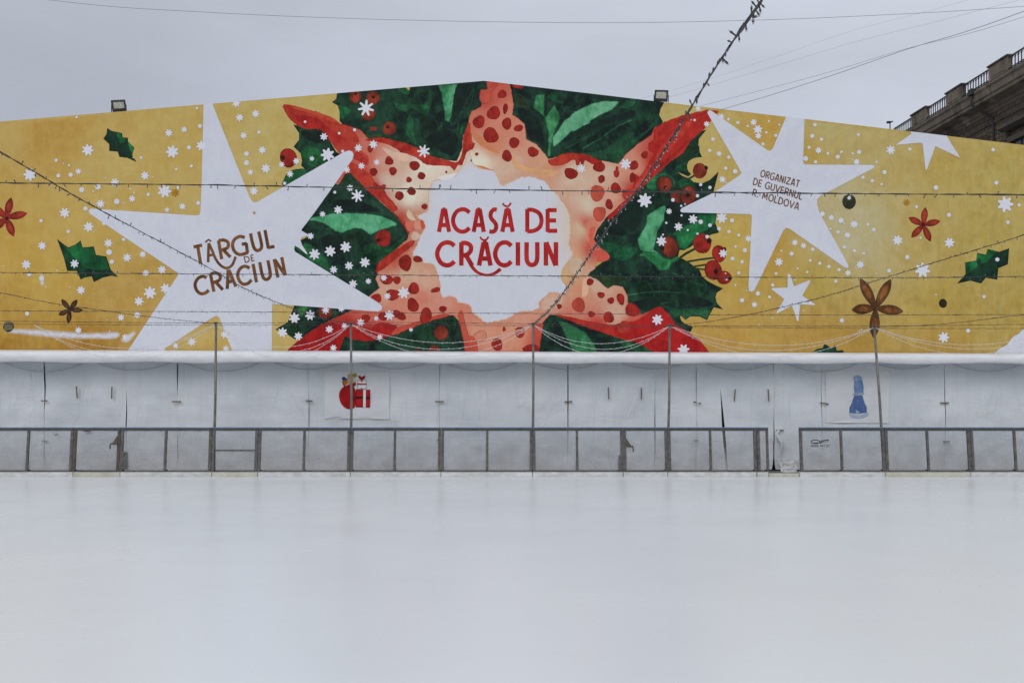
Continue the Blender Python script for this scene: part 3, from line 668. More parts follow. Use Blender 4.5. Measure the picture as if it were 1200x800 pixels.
SF = [(575, 105, (205, 95, 82)), (568, 115, (190, 70, 58)), (590, 140, (218, 140, 120)), (560, 140, (208, 120, 100)), (580, 168, (214, 140, 115)), (605, 165, (216, 145, 125)), (600, 192, (217, 190, 172)), (562, 192, (214, 203, 190)), (625, 180, (217, 160, 138)),
 (345, 130, (176, 50, 42)), (380, 145, (168, 40, 36)), (400, 160, (172, 36, 34)), (412, 172, (186, 60, 50)), (428, 168, (208, 118, 102)), (432, 185, (208, 110, 96)), (446, 190, (216, 160, 145)), (470, 185, (217, 187, 172)), (500, 196, (216, 200, 190)), (455, 212, (217, 200, 186)), (480, 228, (216, 204, 194)),
 (425, 202, (196, 70, 58)), (440, 222, (186, 58, 48)), (470, 257, (190, 80, 66)), (488, 260, (208, 145, 120)), (463, 303, (198, 96, 78)), (480, 322, (217, 185, 165)), (500, 332, (216, 172, 150)), (452, 342, (216, 170, 150)), (470, 355, (216, 142, 122)), (495, 348, (214, 135, 118)),
 (432, 368, (204, 104, 90)), (378, 395, (174, 34, 34)), (350, 408, (170, 30, 30)), (408, 388, (180, 42, 38)), (430, 390, (170, 36, 34)), (520, 352, (217, 150, 135)), (545, 366, (212, 138, 118)), (560, 388, (216, 158, 136)), (600, 392, (217, 155, 130)), (612, 372, (217, 160, 140)), (540, 398, (200, 86, 68)), (632, 396, (206, 92, 76)),
 (650, 352, (217, 166, 142)), (682, 342, (217, 155, 132)), (700, 330, (217, 186, 168)), (722, 370, (216, 180, 160)), (740, 382, (206, 82, 66)), (792, 405, (170, 32, 34)), (770, 375, (186, 40, 40)), (668, 366, (212, 132, 116)), (702, 382, (196, 66, 56)), (672, 300, (217, 172, 142)), (664, 320, (216, 178, 140)), (680, 268, (217, 195, 172)), (694, 292, (206, 84, 72)), (686, 262, (204, 100, 84)),
 (690, 240, (217, 200, 182)), (715, 228, (217, 165, 145)), (742, 225, (190, 58, 48)), (705, 206, (217, 190, 172)), (740, 195, (216, 155, 135)), (670, 202, (217, 200, 182)), (655, 186, (202, 96, 80)), (768, 188, (192, 52, 46)), (792, 164, (182, 44, 40)), (822, 143, (184, 52, 42)), (640, 190, (217, 165, 135))]
sfield = idw(SF, 3.2, (.97, .86, .80))
def sf2(p):
    A, B = sfield(p); return A * np.array((.80, .55, .50)), B * np.array((.80, .55, .50))
pr.shape(STAR, WHITE, field=sfield, grid=3.6, soft=sf2, rimw=1.1, rough=.6)
RB = (194, 66, 50); RB2 = (158, 36, 32); RR = (146, 38, 32)
def band(p, c=RB, d=RB2, sm=2): pr.shape(p, c, d, RR, .8, sm, 4, rough=.7)
band(cH((0, 500), (100, 520), (200, 560), (300, 620), (440, 655), (492, 668), (530, 640), (548, 560), (552, 470), (590, 375), (608, 370), (620, 500), (645, 520), (625, 570), (580, 590), (545, 690), (512, 690), (482, 738), (450, 700), (350, 695), (270, 690), (220, 655), (130, 610), (85, 640), (52, 630), (55, 580), (0, 550)))
band(cA((700, 535), (740, 530), (860, 518), (960, 548), (960, 600), (900, 575), (830, 560), (760, 552)))
band(cB((580, 10), (640, 20), (740, 100), (755, 65), (790, 50), (815, 75), (800, 115), (770, 130), (830, 200), (870, 185), (892, 205), (875, 240), (930, 320), (985, 380), (985, 410), (955, 430), (1050, 510), (1091, 600), (1075, 610), (1030, 530), (950, 430), (830, 320), (740, 250), (650, 160), (590, 90)))
band(cJ((18, 735), (0, 755), (8, 690), (60, 640), (150, 580), (230, 530), (262, 528), (240, 570), (150, 635), (90, 690)))
for pts, c in ((((200, 400), (240, 385), (262, 400), (258, 460), (230, 470), (205, 440)), (206, 110, 92)), (((262, 395), (320, 388), (334, 410), (318, 440), (280, 460), (258, 440)), (212, 140, 122)), (((300, 392), (328, 390), (330, 440), (310, 445)), (196, 84, 70)),
               (((245, 470), (270, 465), (302, 490), (278, 525), (240, 515)), (214, 180, 160)), (((240, 620), (205, 610), (275, 545), (275, 580)), (208, 130, 108)), (((205, 350), (225, 310), (262, 370), (270, 395), (230, 385)), (214, 188, 162))):
    pr.shape(cJ(*pts), c, tuple(min(255, v * 1.06) for v in c), tuple(v * .86 for v in c), .8, 2, 3)
band(cI((345, 655), (400, 640), (440, 610), (520, 595), (590, 600), (650, 610), (720, 640), (727, 672), (690, 680), (640, 655), (622, 692), (608, 698), (600, 660), (592, 698), (568, 690), (562, 655), (540, 650), (480, 685), (420, 695), (370, 690)))
band(cI((65, 60), (155, 75), (140, 96), (75, 85)), sm=0)
band(cH((735, 45), (742, 100), (692, 100), (680, 160), (700, 212), (760, 200), (775, 120), (830, 60), (800, 40)), (202, 92, 78), (190, 70, 58))
band(cK((800, 305), (850, 272), (950, 235), (1060, 212), (1120, 212), (1040, 315), (900, 440), (780, 540), (700, 640), (610, 735), (560, 771), (572, 735), (650, 665), (690, 640), (645, 650), (640, 610), (690, 610), (700, 560), (685, 545), (690, 520), (730, 550), (770, 480), (800, 430), (772, 415), (770, 380), (795, 360)), (184, 48, 40), (172, 38, 36), 0)
for p_, c_ in ((((1100, 214), (960, 245), (860, 285), (812, 330), (800, 380), (860, 320), (960, 270)), (150, 34, 34)), (((1040, 300), (920, 400), (800, 500), (700, 600), (640, 690), (760, 580), (900, 450)), (148, 36, 32)), (((1000, 250), (900, 320), (830, 400), (800, 470), (880, 410), (960, 320)), (204, 78, 62)), (((780, 470), (720, 560), (660, 650), (720, 610), (790, 520)), (206, 84, 68))):
    pr.shape(cK(*p_), c_, (176, 44, 38), (182, 46, 40), 1.6, 3, 3, rough=.8, dl=.4)
band(cK((540, 470), (510, 490), (480, 470), (500, 455)), (184, 48, 40), (172, 38, 36))
band(cC((95, 790), (230, 672), (330, 602), (430, 560), (480, 572), (560, 602), (620, 602), (720, 640), (755, 585), (800, 560), (870, 565), (930, 590), (930, 640), (830, 680), (720, 702), (610, 692), (540, 665), (505, 750), (485, 800)), (172, 34, 34), (158, 26, 28), 0)
band(cD((130, 650), (330, 572), (470, 522), (610, 486), (560, 470), (480, 490), (350, 530), (250, 560), (160, 590)), (200, 84, 68), (188, 64, 52))
band(cD((688, 440), (712, 450), (722, 500), (745, 600), (760, 650), (815, 655), (830, 720), (832, 830), (732, 830), (722, 720), (692, 560), (670, 480)), (200, 92, 74), (188, 70, 56), 0)
band(cE((420, 480), (460, 478), (560, 500), (640, 520), (750, 540), (860, 560), (960, 560), (1043, 580), (1043, 700), (860, 640), (640, 565)), (190, 56, 46), (176, 42, 38), 0)
band(cF((0, 560), (60, 540), (170, 530), (250, 480), (300, 440), (342, 418), (382, 415), (440, 470), (500, 558), (600, 620), (700, 690), (785, 800), (360, 800), (150, 690), (0, 650)), (180, 36, 36), (166, 30, 32), 0)
band(cE((238, 560), (328, 550), (318, 600), (302, 700), (283, 830), (180, 830), (228, 785), (246, 700), (252, 620)), (204, 92, 74), (190, 72, 58), 0)
pr.shape(cF((290, 690), (380, 680), (450, 720), (400, 780), (330, 760)), (160, 28, 30), (176, 36, 34), (146, 26, 28), 1, 2, 4); pr.shape(cF((520, 690), (620, 650), (700, 720), (680, 790), (560, 760)), (158, 26, 28), (172, 32, 34), None, 1, 2)
pr.shape(cA((90, 300), (240, 310), (420, 380), (620, 470), (660, 560), (560, 540), (380, 420), (180, 340)), (182, 62, 48), (168, 38, 34), None, 1, 2); pr.shape(cA((110, 330), (300, 350), (380, 430), (300, 445), (200, 430)), (160, 32, 30), (176, 44, 38), None, 1, 2)
pr.shape(cA((22, 236), (120, 252), (300, 302), (440, 352), (500, 402), (400, 372), (250, 312), (100, 275)), (196, 80, 58), (180, 52, 42), None, 1, 0)
# blank middle of the star, edged with a dried orange line
cen = ([(553, 187), (560, 197), (578, 199), (587, 215), (594, 216), (604, 210), (618, 206), (634, 210), (640, 213), (646, 222), (652, 226), (662, 240), (668, 253), (669, 274), (667, 286), (671, 296), (668, 305)]
 + cE((520, 50), (485, 110), (470, 160), (490, 215), (525, 268), (480, 312), (440, 305), (380, 298), (330, 345), (290, 380), (290, 428), (220, 450), (120, 460), (50, 500), (0, 522))
 + cD((950, 540), (890, 540), (840, 500), (790, 460), (760, 400), (700, 385), (665, 375), (655, 345), (600, 325), (550, 345), (527, 300), (525, 260), (510, 170), (490, 110), (465, 70), (390, 50))
 + cJ((310, 645), (245, 622), (275, 560), (302, 490), (332, 440), (328, 390), (295, 385), (270, 352), (300, 350), (340, 330), (355, 300), (352, 200), (385, 135), (420, 120), (500, 110), (540, 80)) + cH((545, 700), (580, 640), (600, 590)))
def edge(p):
    A = np.tile(np.array(alb((214, 160, 122))), (len(p), 1)); return A, np.tile(np.array(alb((214, 186, 164))), (len(p), 1))
def cfield(p):
    w_ = np.array(alb((185, 188, 203))); k_ = np.array(alb((222, 200, 182)))
    t = np.clip((p[:, 0] - 640) / 34, 0, 1) * np.clip((335 - p[:, 1]) / 60, 0, 1); t = np.maximum(t, np.clip((514 - p[:, 0]) / 22, 0, 1) * np.clip((262 - p[:, 1]) / 30, 0, 1) * .7)
    t = np.maximum(t, np.clip((203 - p[:, 1]) / 14, 0, 1) * .6)[:, None]
    A = w_ * (1 - t) + k_ * t; return A, A * .97
pr.shape(cen, WHITE, smooth=2, field=cfield, soft=edge, rimw=1.5, grid=4, rough=1.5)
pr.shape(cJ((420, 110), (470, 125), (530, 95), (545, 70), (480, 85), (430, 95)), (206, 200, 202), (196, 196, 206), (206, 190, 180), .7, 2, 3)
pr.shape(cE((560, 10), (640, 25), (650, 130), (600, 160), (540, 130), (530, 60)), (208, 176, 150), (212, 184, 164), (206, 160, 132), .9, 2, 4, rough=.5)
pr.shape(cE((300, 375), (385, 302), (460, 305), (500, 330), (470, 400), (380, 440), (310, 440)), (215, 182, 164), (212, 160, 140), (208, 150, 130), .8, 2, 4)
for q, c in ((cG((40, 520), (90, 470), (130, 510), (100, 600), (60, 640)), (212, 130, 110)), (cG((60, 560), (110, 530), (95, 620), (140, 690), (80, 690)), (204, 96, 80)), (cE((640, 330), (690, 300), (690, 160), (650, 180)), (214, 170, 144)), (cH((610, 420), (700, 470), (800, 560), (840, 600), (720, 560), (650, 500)), (206, 130, 92)), (cH((640, 690), (700, 700), (800, 735), (700, 715)), (206, 120, 84)), (cI((60, 600), (140, 690), (250, 720), (440, 740), (320, 790), (180, 735), (90, 720)), (212, 160, 120)),
             (cG((130, 712), (170, 695), (215, 750), (160, 782), (120, 770)), (200, 86, 74)), (cA((850, 600), (960, 640), (1080, 660), (1080, 720), (960, 700)), (216, 178, 160)), (cA((640, 620), (740, 680), (730, 760), (650, 720)), (194, 70, 58))):
    pr.shape(q, c, tuple(min(255, v * 1.08) for v in c), None, 1, 3, rough=.6)
# ---- dots
DC = (164, 42, 36); DD = (150, 34, 32); DRM = (118, 22, 24)
def dots(cr, k, lst, c=DC, rim=DRM):
    for x, y, rx, ry in lst:
        p = cr((x, y))[0]; pr.blob(p[0], p[1], rx / k, ry / k, c, tuple(v * .88 for v in c), rim, n=14, wob=.10, dl=.4, rimw=.9)
dots(cH, 6.667, [(857, 137, 36, 33), (790, 285, 50, 55), (882, 250, 20, 40), (675, 355, 45, 53), (893, 367, 40, 45), (768, 460, 60, 61), (950, 515, 43, 41), (893, 620, 40, 46), (985, 402, 36, 27), (658, 605, 16, 11), (615, 655, 6, 9), (420, 745, 8, 11), (172, 695, 40, 35), (228, 772, 28, 27)])
dots(cI, 6.667, [(230, 588, 43, 40), (528, 757, 52, 46), (745, 708, 43, 37), (883, 757, 24, 28), (888, 715, 10, 17), (765, 792, 25, 25)])
dots(cA, 7.273, [(755, 617, 25, 28), (918, 717, 35, 38), (945, 798, 30, 28)]); dots(cA, 7.273, [(655, 680, 40, 36), (700, 720, 34, 30)], (192, 56, 48))
dots(cB, 7.273, [(950, 78, 33, 34), (1005, 288, 36, 36), (785, 85, 32, 32)])
dots(cJ, 5.714, [(118, 60, 25, 26), (262, 25, 36, 30), (307, 92, 25, 25), (224, 118, 19, 20), (160, 226, 28, 29), (242, 196, 28, 28), (329, 298, 20, 20), (200, 675, 42, 58), (283, 650, 31, 22), (475, 68, 6, 8), (433, 158, 7, 8), (90, 0, 26, 18)])
dots(cC, 6.4, [(775, 382, 44, 34), (895, 355, 50, 45), (850, 240, 48, 40), (930, 245, 32, 28), (695, 530, 32, 32), (825, 515, 38, 32), (930, 500, 40, 30)])
dots(cD, 6.953, [(312, 265, 45, 50), (305, 400, 47, 58), (410, 485, 48, 66), (550, 432, 30, 28), (490, 277, 38, 21), (210, 490, 38, 32), (990, 720, 48, 48)])
dots(cE, 6.953, [(135, 620, 47, 42), (5, 595, 14, 20), (225, 755, 66, 38), (705, 212, 31, 28), (795, 317, 30, 27), (875, 362, 30, 26), (955, 350, 30, 52), (718, 474, 28, 26), (857, 500, 46, 45), (455, 410, 20, 22)])
dots(cF, 6.953, [(145, 440, 60, 55)]); dots(cG, 6.156, [(140, 100, 40, 36), (262, 145, 20, 26), (262, 110, 8, 16), (385, 85, 33, 36), (152, 187, 24, 26), (255, 250, 38, 40), (208, 368, 27, 38), (375, 175, 20, 36), (465, 10, 23, 28)])
PALE = (202, 88, 70); PR = (168, 46, 38)
dots(cE, 6.953, [(612, 398, 56, 58), (985, 580, 54, 54)], (196, 78, 62), PR); dots(cD, 6.953, [(855, 650, 54, 46)], (212, 140, 116), PR); dots(cG, 6.156, [(122, 285, 53, 58), (138, 435, 50, 52)], PALE, PR); dots(cF, 6.953, [(85, 575, 48, 50)], (190, 60, 50), PR); dots(cG, 6.156, [(350, 300, 44, 44)], (190, 58, 48), PR)
for k in range(3): pr.stroke([(603 + k * .4, 387.5 + k * 2), (609, 386 + k * 2), (616, 385.8 + k * 1.8)], .7, (214, 170, 150), dl=.1)

# ---- white paper stars
def wstar(p): pr.shape(p, WHITE, W2, None, 1, 0, 0)
wstar([(239, 110), (247, 110), (249, 122), (293, 232), (296, 236.5), (300, 237.5), (402, 179), (409, 176.5), (413, 178), (414.5, 181), (413, 187), (368, 250), (353.5, 269), (353, 273), (361, 275), (353.5, 278), (352, 281), (354, 287), (361, 298), (358, 297), (349, 289.5), (344.5, 291), (346, 295), (444, 355), (448, 359), (447, 363), (443, 365), (319, 356), (318.5, 425), (278, 425), (257, 372), (254, 370), (250, 371.5), (178, 418), (145, 418), (209, 322), (208, 319.5), (106, 251), (104, 247.5), (106.5, 244.5), (229, 252.5), (233.5, 252), (235, 248), (236.5, 210)])
pr.shape([(344.5, 289.5), (346.5, 288), (356, 297.5), (355, 299.5)], (38, 104, 58), dl=.3)
wstar([(829, 133), (829.5, 130.5), (832, 129.3), (835, 131), (899, 176), (902.5, 177), (905.5, 174.5), (924, 130), (943, 130), (941, 189), (941.8, 192), (944, 193), (980, 193.2), (1022, 193.5), (1025, 195), (1023, 197.5), (980, 220), (961, 230), (957.5, 234), (957.5, 240), (960, 249), (994, 310.5), (993.5, 314), (990, 313.5), (925, 268), (921, 267), (918, 270), (884, 340), (881, 342), (878, 341), (877, 337), (881, 254), (880.5, 252), (878, 251), (799, 249), (797, 247), (798.5, 244.2), (836, 226), (866, 206), (869, 203), (867, 199)])
wstar([(1060, 140), (1068, 157), (1049.5, 170), (1077, 167.5), (1081, 168.5), (1084.5, 199), (1086, 199), (1096, 171.5), (1125, 185), (1110, 161), (1100, 140)])
wstar([(923, 321), (925.5, 321), (930.5, 335.6), (949, 328), (949.6, 329.5), (940, 346.5), (955, 356.3), (954.5, 357.6), (937.5, 356.5), (935.6, 376), (934, 376), (928, 358), (910.5, 367.3), (909.8, 366), (919, 350.5), (904, 339), (904.5, 337.6), (923, 337)])
wstar([(1160, 425), (1165, 414), (1172, 408), (1180, 404), (1184, 398), (1188, 394), (1194, 391), (1197, 387), (1202, 384), (1240, 372), (1290, 385), (1330, 425)])
pr.shape([(349, 267.5), (353.6, 270.5), (362, 275.3), (354, 278.6), (349, 281)], WHITE, W2, grid=0, dl=.2)
# ---- lettering
RED = (168, 30, 36); RED2 = (186, 46, 44)
def title(txt, y0, y1, boxes, w):
    for ch, (x0, x1) in zip(txt, boxes):
        o = cT1((x0 + 6, y0))[0]; e = cT1((x1 - 6, y0))[0]; u = cT1((x0 + 6, y1))[0]
        glyph(pr, ch, o, (e[0] - o[0], e[1] - o[1]), (u[0] - o[0], u[1] - o[1]), w, RED, RED2)
title('ACASADE', 296, 106, [(88, 200), (203, 368), (375, 487), (508, 592), (612, 726), (812, 968), (982, 1086)], 4.9)
title('CRACIUN', 574, 380, [(72, 244), (268, 388), (418, 544), (552, 714), (730, 780), (806, 936), (966, 1090)], 5.3)
pr.shape(cT1((310, 470), (330, 470), (420, 590), (420, 400), (396, 398), (396, 500)), WHITE, dl=0) if False else None
for s_ in (cT1((628, 58), (642, 76), (664, 84), (684, 76), (698, 54)), cT1((442, 336), (456, 356), (477, 363), (498, 355), (512, 334))):
    pr.stroke(s_, 2.2, RED, RED2, dl=.3)
pr.stroke(cT1((335, 490), (352, 540), (382, 592), (430, 635), (500, 652), (560, 638), (612, 602)), 3.6, RED, RED2, dl=.3, taper=[4.4, 4.2, 4.0, 3.4, 3.0, 3.6, 4.4])
BR = (112, 72, 42)
def br(*strokes, w=3.9):
    for s_ in strokes: pr.stroke(cT2(*s_), w, BR, (126, 84, 50), dl=.3)
br(((106, 262), (196, 243)), ((150, 254), (180, 437)))
br(((258, 422), (264, 222)), ((264, 222), (300, 300), (338, 390), (390, 455), (450, 482), (508, 450), (545, 362)), ((262, 352), (312, 342)), w=3.2); br(((228, 214), (262, 186), (290, 204)), w=2.2)
br(((400, 390), (366, 195)), ((366, 197), (420, 190), (465, 215), (462, 268), (395, 296)), ((415, 290), (490, 368)))
br(((640, 165), (590, 152), (535, 182), (512, 240), (532, 306), (580, 340), (630, 335), (672, 318)), ((668, 325), (655, 222)), ((660, 224), (608, 236)))
br(((700, 120), (720, 220), (742, 280), (778, 300), (812, 272), (812, 220), (784, 102)))
br(((850, 85), (886, 278)), ((880, 270), (950, 256)))
br(((632, 365), (647, 425)), ((632, 365), (668, 364), (686, 388), (676, 414), (647, 425)), ((702, 350), (714, 412)), ((702, 350), (730, 343)), ((708, 380), (730, 375)), ((712, 410), (740, 402)), w=1.4)
br(((242, 582), (200, 567), (150, 592), (122, 650), (138, 712), (182, 748), (230, 740), (264, 710)))
br(((282, 540), (318, 728)), ((284, 542), (340, 532), (384, 560), (374, 608), (310, 632)), ((335, 625), (412, 708)))
br(((457, 700), (466, 498)), ((472, 498), (548, 675)), ((462, 630), (522, 614)))
br(((690, 482), (640, 462), (592, 487), (566, 545), (582, 612), (622, 648), (670, 642), (712, 605)))
br(((726, 438), (762, 630))); br(((795, 420), (816, 530), (838, 588), (870, 600), (902, 572), (904, 520), (880, 400))); br(((985, 580), (946, 388)), ((950, 392), (1060, 555)), ((1062, 558), (1025, 368)))
up3 = (25 / 13.33, -106 / 13.33)
for txt, a, b in (('ORGANIZAT', (272, 226), (878, 398)), ('DE GUVERNUL', (158, 352), (925, 592)), ('R. MOLDOVA', (146, 524), (872, 752))):
    text_line(pr, txt, cT3(a)[0], cT3(b)[0], up3, 1.35, (118, 82, 46))
# ---- paper snowflakes
FL = [(35, 205, 7.5), (103, 176, 7), (202, 178, 7.5), (198, 156, 4.5), (216, 152, 3.5), (236, 171, 6), (170, 206, 5), (92, 201, 3.5), (193, 224, 8), (115, 219, 4), (135, 214, 5), (155, 233, 4), (137, 236, 3.5), (118, 239, 5), (96, 223, 3), (76, 249.5, 6), (104, 266, 6),
 (49.5, 288, 5), (127, 285, 5), (149, 302, 5), (167.5, 298, 4), (31, 310, 5.5), (87.5, 309, 5), (95, 340, 5), (176, 343, 7.5), (163, 353, 5.5), (194, 338, 6), (190, 316, 5), (171, 320, 4), (142, 372, 4), (161, 369, 4), (92, 387, 4), (147, 395, 4), (206, 405, 3.5), (225, 400.5, 5), (189, 409.5, 5), (214, 242, 4), (196, 246, 3),
 (277, 121, 5), (281, 138, 4.5), (299.6, 133.6, 4.5), (285.6, 159, 4), (307.4, 176, 4.5), (311.6, 197.6, 5.5), (293.6, 202, 3.5), (297.6, 224, 5), (330, 193, 3.5), (347.4, 189, 4), (340, 204, 4), (365.6, 186, 3), (379.6, 160.4, 4.5), (384, 181.6, 8), (437.6, 169.4, 5), (420, 173.6, 4.5), (423.6, 194.6, 4), (441.6, 190.4, 3.5), (406.4, 199, 4), (410.4, 220.4, 4), (396.4, 246, 5),
 (378, 251, 3.5), (364, 276.7, 4), (368.7, 298, 6.5), (387, 294.4, 6.5), (405, 289.5, 6.5), (427.6, 307.5, 6), (409, 311.5, 5), (391, 316, 4.5), (431.7, 329.5, 3.5), (413.7, 332.7, 5), (449.7, 325.5, 4), (454, 347, 4), (381.7, 363.7, 4.5), (363.5, 369.3, 6), (345, 372.7, 6.5), (331, 389.6, 6), (349.6, 394, 5), (386, 385.7, 4.5), (403.6, 381.7, 3.5), (422.7, 377.7, 4.5), (445, 395, 3.5), (390.7, 407.6, 4), (400, 361.5, 4), (456.4, 369.3, 6), (441, 373, 3),
 (263, 391.8, 4.5), (265, 408.7, 4), (681, 197.7, 5), (733, 192.5, 6.5), (755.5, 235, 8.5), (784, 247.7, 3.5), (812, 257, 5.5), (795, 265.8, 5), (821, 260, 3), (775, 282.7, 6), (847.3, 297, 5), (845.7, 255.5, 6.5), (846.5, 210.4, 4), (770.3, 374.5, 6.5), (801, 410, 7), (473, 343, 7), (888, 152, 5.5), (883, 143.6, 4), (888.6, 159.4, 4), (818, 127.6, 3.5), (828, 145.6, 3.5), (959, 176.4, 4), (845, 137, 4),
 (1043.6, 176, 5.5), (1003.6, 190, 4), (1178, 239.4, 9.5), (1000.4, 263, 4.5), (985.6, 258.4, 3.5), (963.5, 250.8, 3.5), (992.5, 275.5, 3), (1007.8, 310, 4.5), (993.6, 319.8, 3.5), (931.3, 284.3, 3.7), (941.5, 288, 3.5), (912.7, 307, 5), (877, 279.8, 4), (884, 357, 3.5), (986.4, 375.4, 3), (1051.7, 281.6, 6), (1112.5, 284.5, 6), (1081, 316.5, 9), (1105.7, 395.2, 6.5), (1168, 304, 2.3), (995, 232, 2.5), (481.7, 386.3, 2.5)]
for x, y, r in FL: pr.flake(x, y, r, (192, 193, 208) if r > 3 else WHITE)
for x, y, r in ((429, 127, 9.5), (419, 229.6, 7.5), (496.5, 177.4, 7.5)): pr.flake(x, y, r, (196, 197, 210), 7, .4)
for x, y, r in ((205, 226, 5), (1062.4, 237.4, 4)): pr.flake(x, y, r, (176, 128, 40))
pr.dot(298, 249.5, 1.6, (186, 140, 50))
DT = ([(x / 5, 80 + y / 5, r) for x, y, r in ((330, 540, 2), (343, 630, 2.4), (415, 625, 2.6), (405, 570, 1.3), (480, 712, 3), (685, 782, 3), (870, 740, 2), (828, 525, 1.6), (1033, 592, 1.5), (1123, 573, 1.7), (1083, 360, 2.4), (1155, 235, 1.6), (55, 185, 1.5), (1045, 700, 2), (450, 288, 1.4))]
 + [(x / 4, 230 + y / 4, r) for x, y, r in ((193, 115, 2), (320, 165, 2), (580, 203, 2), (512, 262, 3.4), (525, 307, 2.6), (138, 365, 2.6), (196, 385, 3), (128, 550, 2.5), (402, 58, 2.6), (488, 128, 2.2))]
 + [(220 + x / 5, 90 + y / 5, r) for x, y, r in ((72, 290, 2.4), (20, 525, 1.6), (62, 740, 2.4), (8, 415, 2.4), (345, 452, 2.8), (345, 505, 3), (418, 325, 2), (688, 265, 1.6), (888, 332, 1.6), (978, 312, 1.9), (908, 437, 1.8), (862, 677, 1.8), (568, 625, 2))]
 + [(780 + x / 5, 100 + y / 5, r) for x, y, r in ((277, 317, 2.2), (258, 383, 2), (313, 402, 2.8), (370, 422, 2), (352, 487, 2), (407, 505, 2.8), (368, 200, 1.7), (423, 220, 2), (480, 240, 1.5), (590, 278, 1.5), (570, 345, 2), (605, 212, 1.3), (665, 232, 1.3), (645, 295, 2), (875, 232, 2.2), (858, 298, 2.5), (912, 318, 2), (840, 365, 2), (820, 430, 3), (950, 400, 1.8), (1005, 420, 2), (1028, 392, 1.5), (878, 450, 2), (170, 205, 1.5))]
 + [(980 + x / 5, 120 + y / 5, r) for x, y, r in ((583, 500, 2.8), (430, 275, 2), (918, 278, 2.2), (937, 472, 2.5), (1070, 602, 2), (660, 660, 2.2), (470, 612, 1.8), (1005, 703, 2.2), (282, 410, 2.5), (210, 460, 2), (155, 440, 2), (265, 480, 1.5), (133, 292, 2.5), (8, 320, 2.5), (185, 715, 1.5), (220, 745, 2), (65, 778, 3), (10, 760, 2), (128, 190, 1.7), (95, 300, 1.3), (235, 350, 1.4))]
 + [(820 + x / 4.446, 240 + y / 4.446, r) for x, y, r in ((685, 67, 3), (735, 82, 3), (478, 255, 2.5), (588, 232, 2), (168, 82, 2.5), (152, 140, 2), (203, 158, 1.8), (235, 237, 2.5), (187, 218, 1.5), (170, 280, 2.3), (220, 297, 2), (203, 355, 1.8), (302, 462, 2.6), (220, 497, 2.5), (380, 418, 2), (363, 480, 1.8), (397, 358, 1.7), (575, 290, 1.7), (625, 305, 2), (672, 322, 2), (725, 338, 2), (753, 220, 2), (803, 237, 1.5), (855, 253, 1.5), (720, 143, 2), (708, 398, 2), (560, 350, 1.5), (767, 158, 2.8), (100, 125, 2.2), (425, 240, 1.2), (510, 332, 1.2), (680, 125, 1.3), (185, 418, 1.2))]
 + [(1000 + x / 4.446, 240 + y / 4.446, r) for x, y, r in ((280, 273, 2.5), (185, 343, 2.3), (105, 130, 2), (75, 103, 1.5), (497, 53, 2.5), (597, 655, 2.5), (680, 478, 2), (38, 313, 3.2), (750, 285, 2.4), (805, 92, 2), (350, 172, 1.4), (430, 468, 1), (5, 240, 1.8), (52, 253, 1.4), (8, 100, 3))]
 + [(680 + x / 6.156, 180 + y / 6.156, r) for x, y, r in ((915, 600, 2.2), (935, 517, 2.2), (935, 245, 2), (868, 225, 1.9), (845, 305, 2), (620, 500, 1.4), (775, 552, 1.3), (668, 335, 2.2), (728, 378, 1.4), (730, 447, 1.3), (868, 493, 2.4), (845, 578, 1.4), (755, 365, 1), (596, 585, 1.2))])
for x, y, r in DT: pr.dot(x, y, r, WHITE)
rs = random.Random(21)
for _ in range(60):      # the finest paper specks in the star clouds
    x = rs.choice((rs.gauss(960, 60), rs.gauss(870, 25), rs.gauss(150, 60))); y = rs.uniform(170, 390)
    if 800 < x < 1080 and not (830 < x < 850) or x < 225: pr.dot(x, y, rs.uniform(.5, 1.0), WHITE)
banner = pr.build('banner', M['print'])
tag(banner, 'huge yellow Christmas banner with red poinsettia star, holly and the words ACASA DE CRACIUN', 'banner')

# ================================================================ SETTING
from mathutils import noise as mn
g = MB(); g.add([(-2500, -2500, -.03), (2500, -2500, -.03), (2500, 2500, -.03), (-2500, 2500, -.03)], [(0, 1, 2, 3)])
tag(g.build('ground', M['ground']), kind='structure')
g = MB(); g.box((-27, -14, -.025), (27, 22.42, 0.0)); tag(g.build('ice', M['ice']), kind='structure')

# ---------------------------------------------------------------- tent
tent = empty('event_tent', (0, YT, 0), 'long white gabled event tent standing behind the ice rink, its front wall of pale tarpaulin', 'tent')
xl, xr = X(BX0, YT), X(BX1, YT)
zl, za, zr = Z(158.5, YT), Z(95.5, YT), Z(193, YT); xa = X(567, YT)
DEPTH = 26.0
g = MB()   # wall behind the banner
y0, y1 = YT + .06, YT + .10
pts = [(xl, 2.55), (xr, 2.55), (xr, zr - .06), (xa, za - .06), (xl, zl - .06)]
g.add([(x, y0, z) for x, z in pts] + [(x, y1, z) for x, z in pts], [(0, 1, 2, 3, 4), (9, 8, 7, 6, 5)] + [(i, (i + 1) % 5, 5 + (i + 1) % 5, 5 + i) for i in range(5)])
part(g.build('gable_wall', M['pvc']), tent)
g = MB()
for a, b in (((xl, zl), (xa, za)), ((xa, za), (xr, zr))):
    q = [(a[0], y1, a[1] - .08), (b[0], y1, b[1] - .08), (b[0], y1 + DEPTH, b[1] - .08), (a[0], y1 + DEPTH, a[1] - .08)]
    g.add(q + [(x, y, z - .04) for x, y, z in q], [(0, 1, 2, 3), (7, 6, 5, 4), (0, 4, 5, 1), (1, 5, 6, 2), (2, 6, 7, 3), (3, 7, 4, 0)])
part(g.build('roof', M['pvc']), tent)
for q0, q1 in (((xl - .05, y1 + .01, 0), (xl, y1 + DEPTH, zl - .13)), ((xr, y1 + .01, 0), (xr + .05, y1 + DEPTH, zr - .13))):
    g = MB(); g.box(q0, q1); part(g.build('side_wall', M['pvc']), tent)
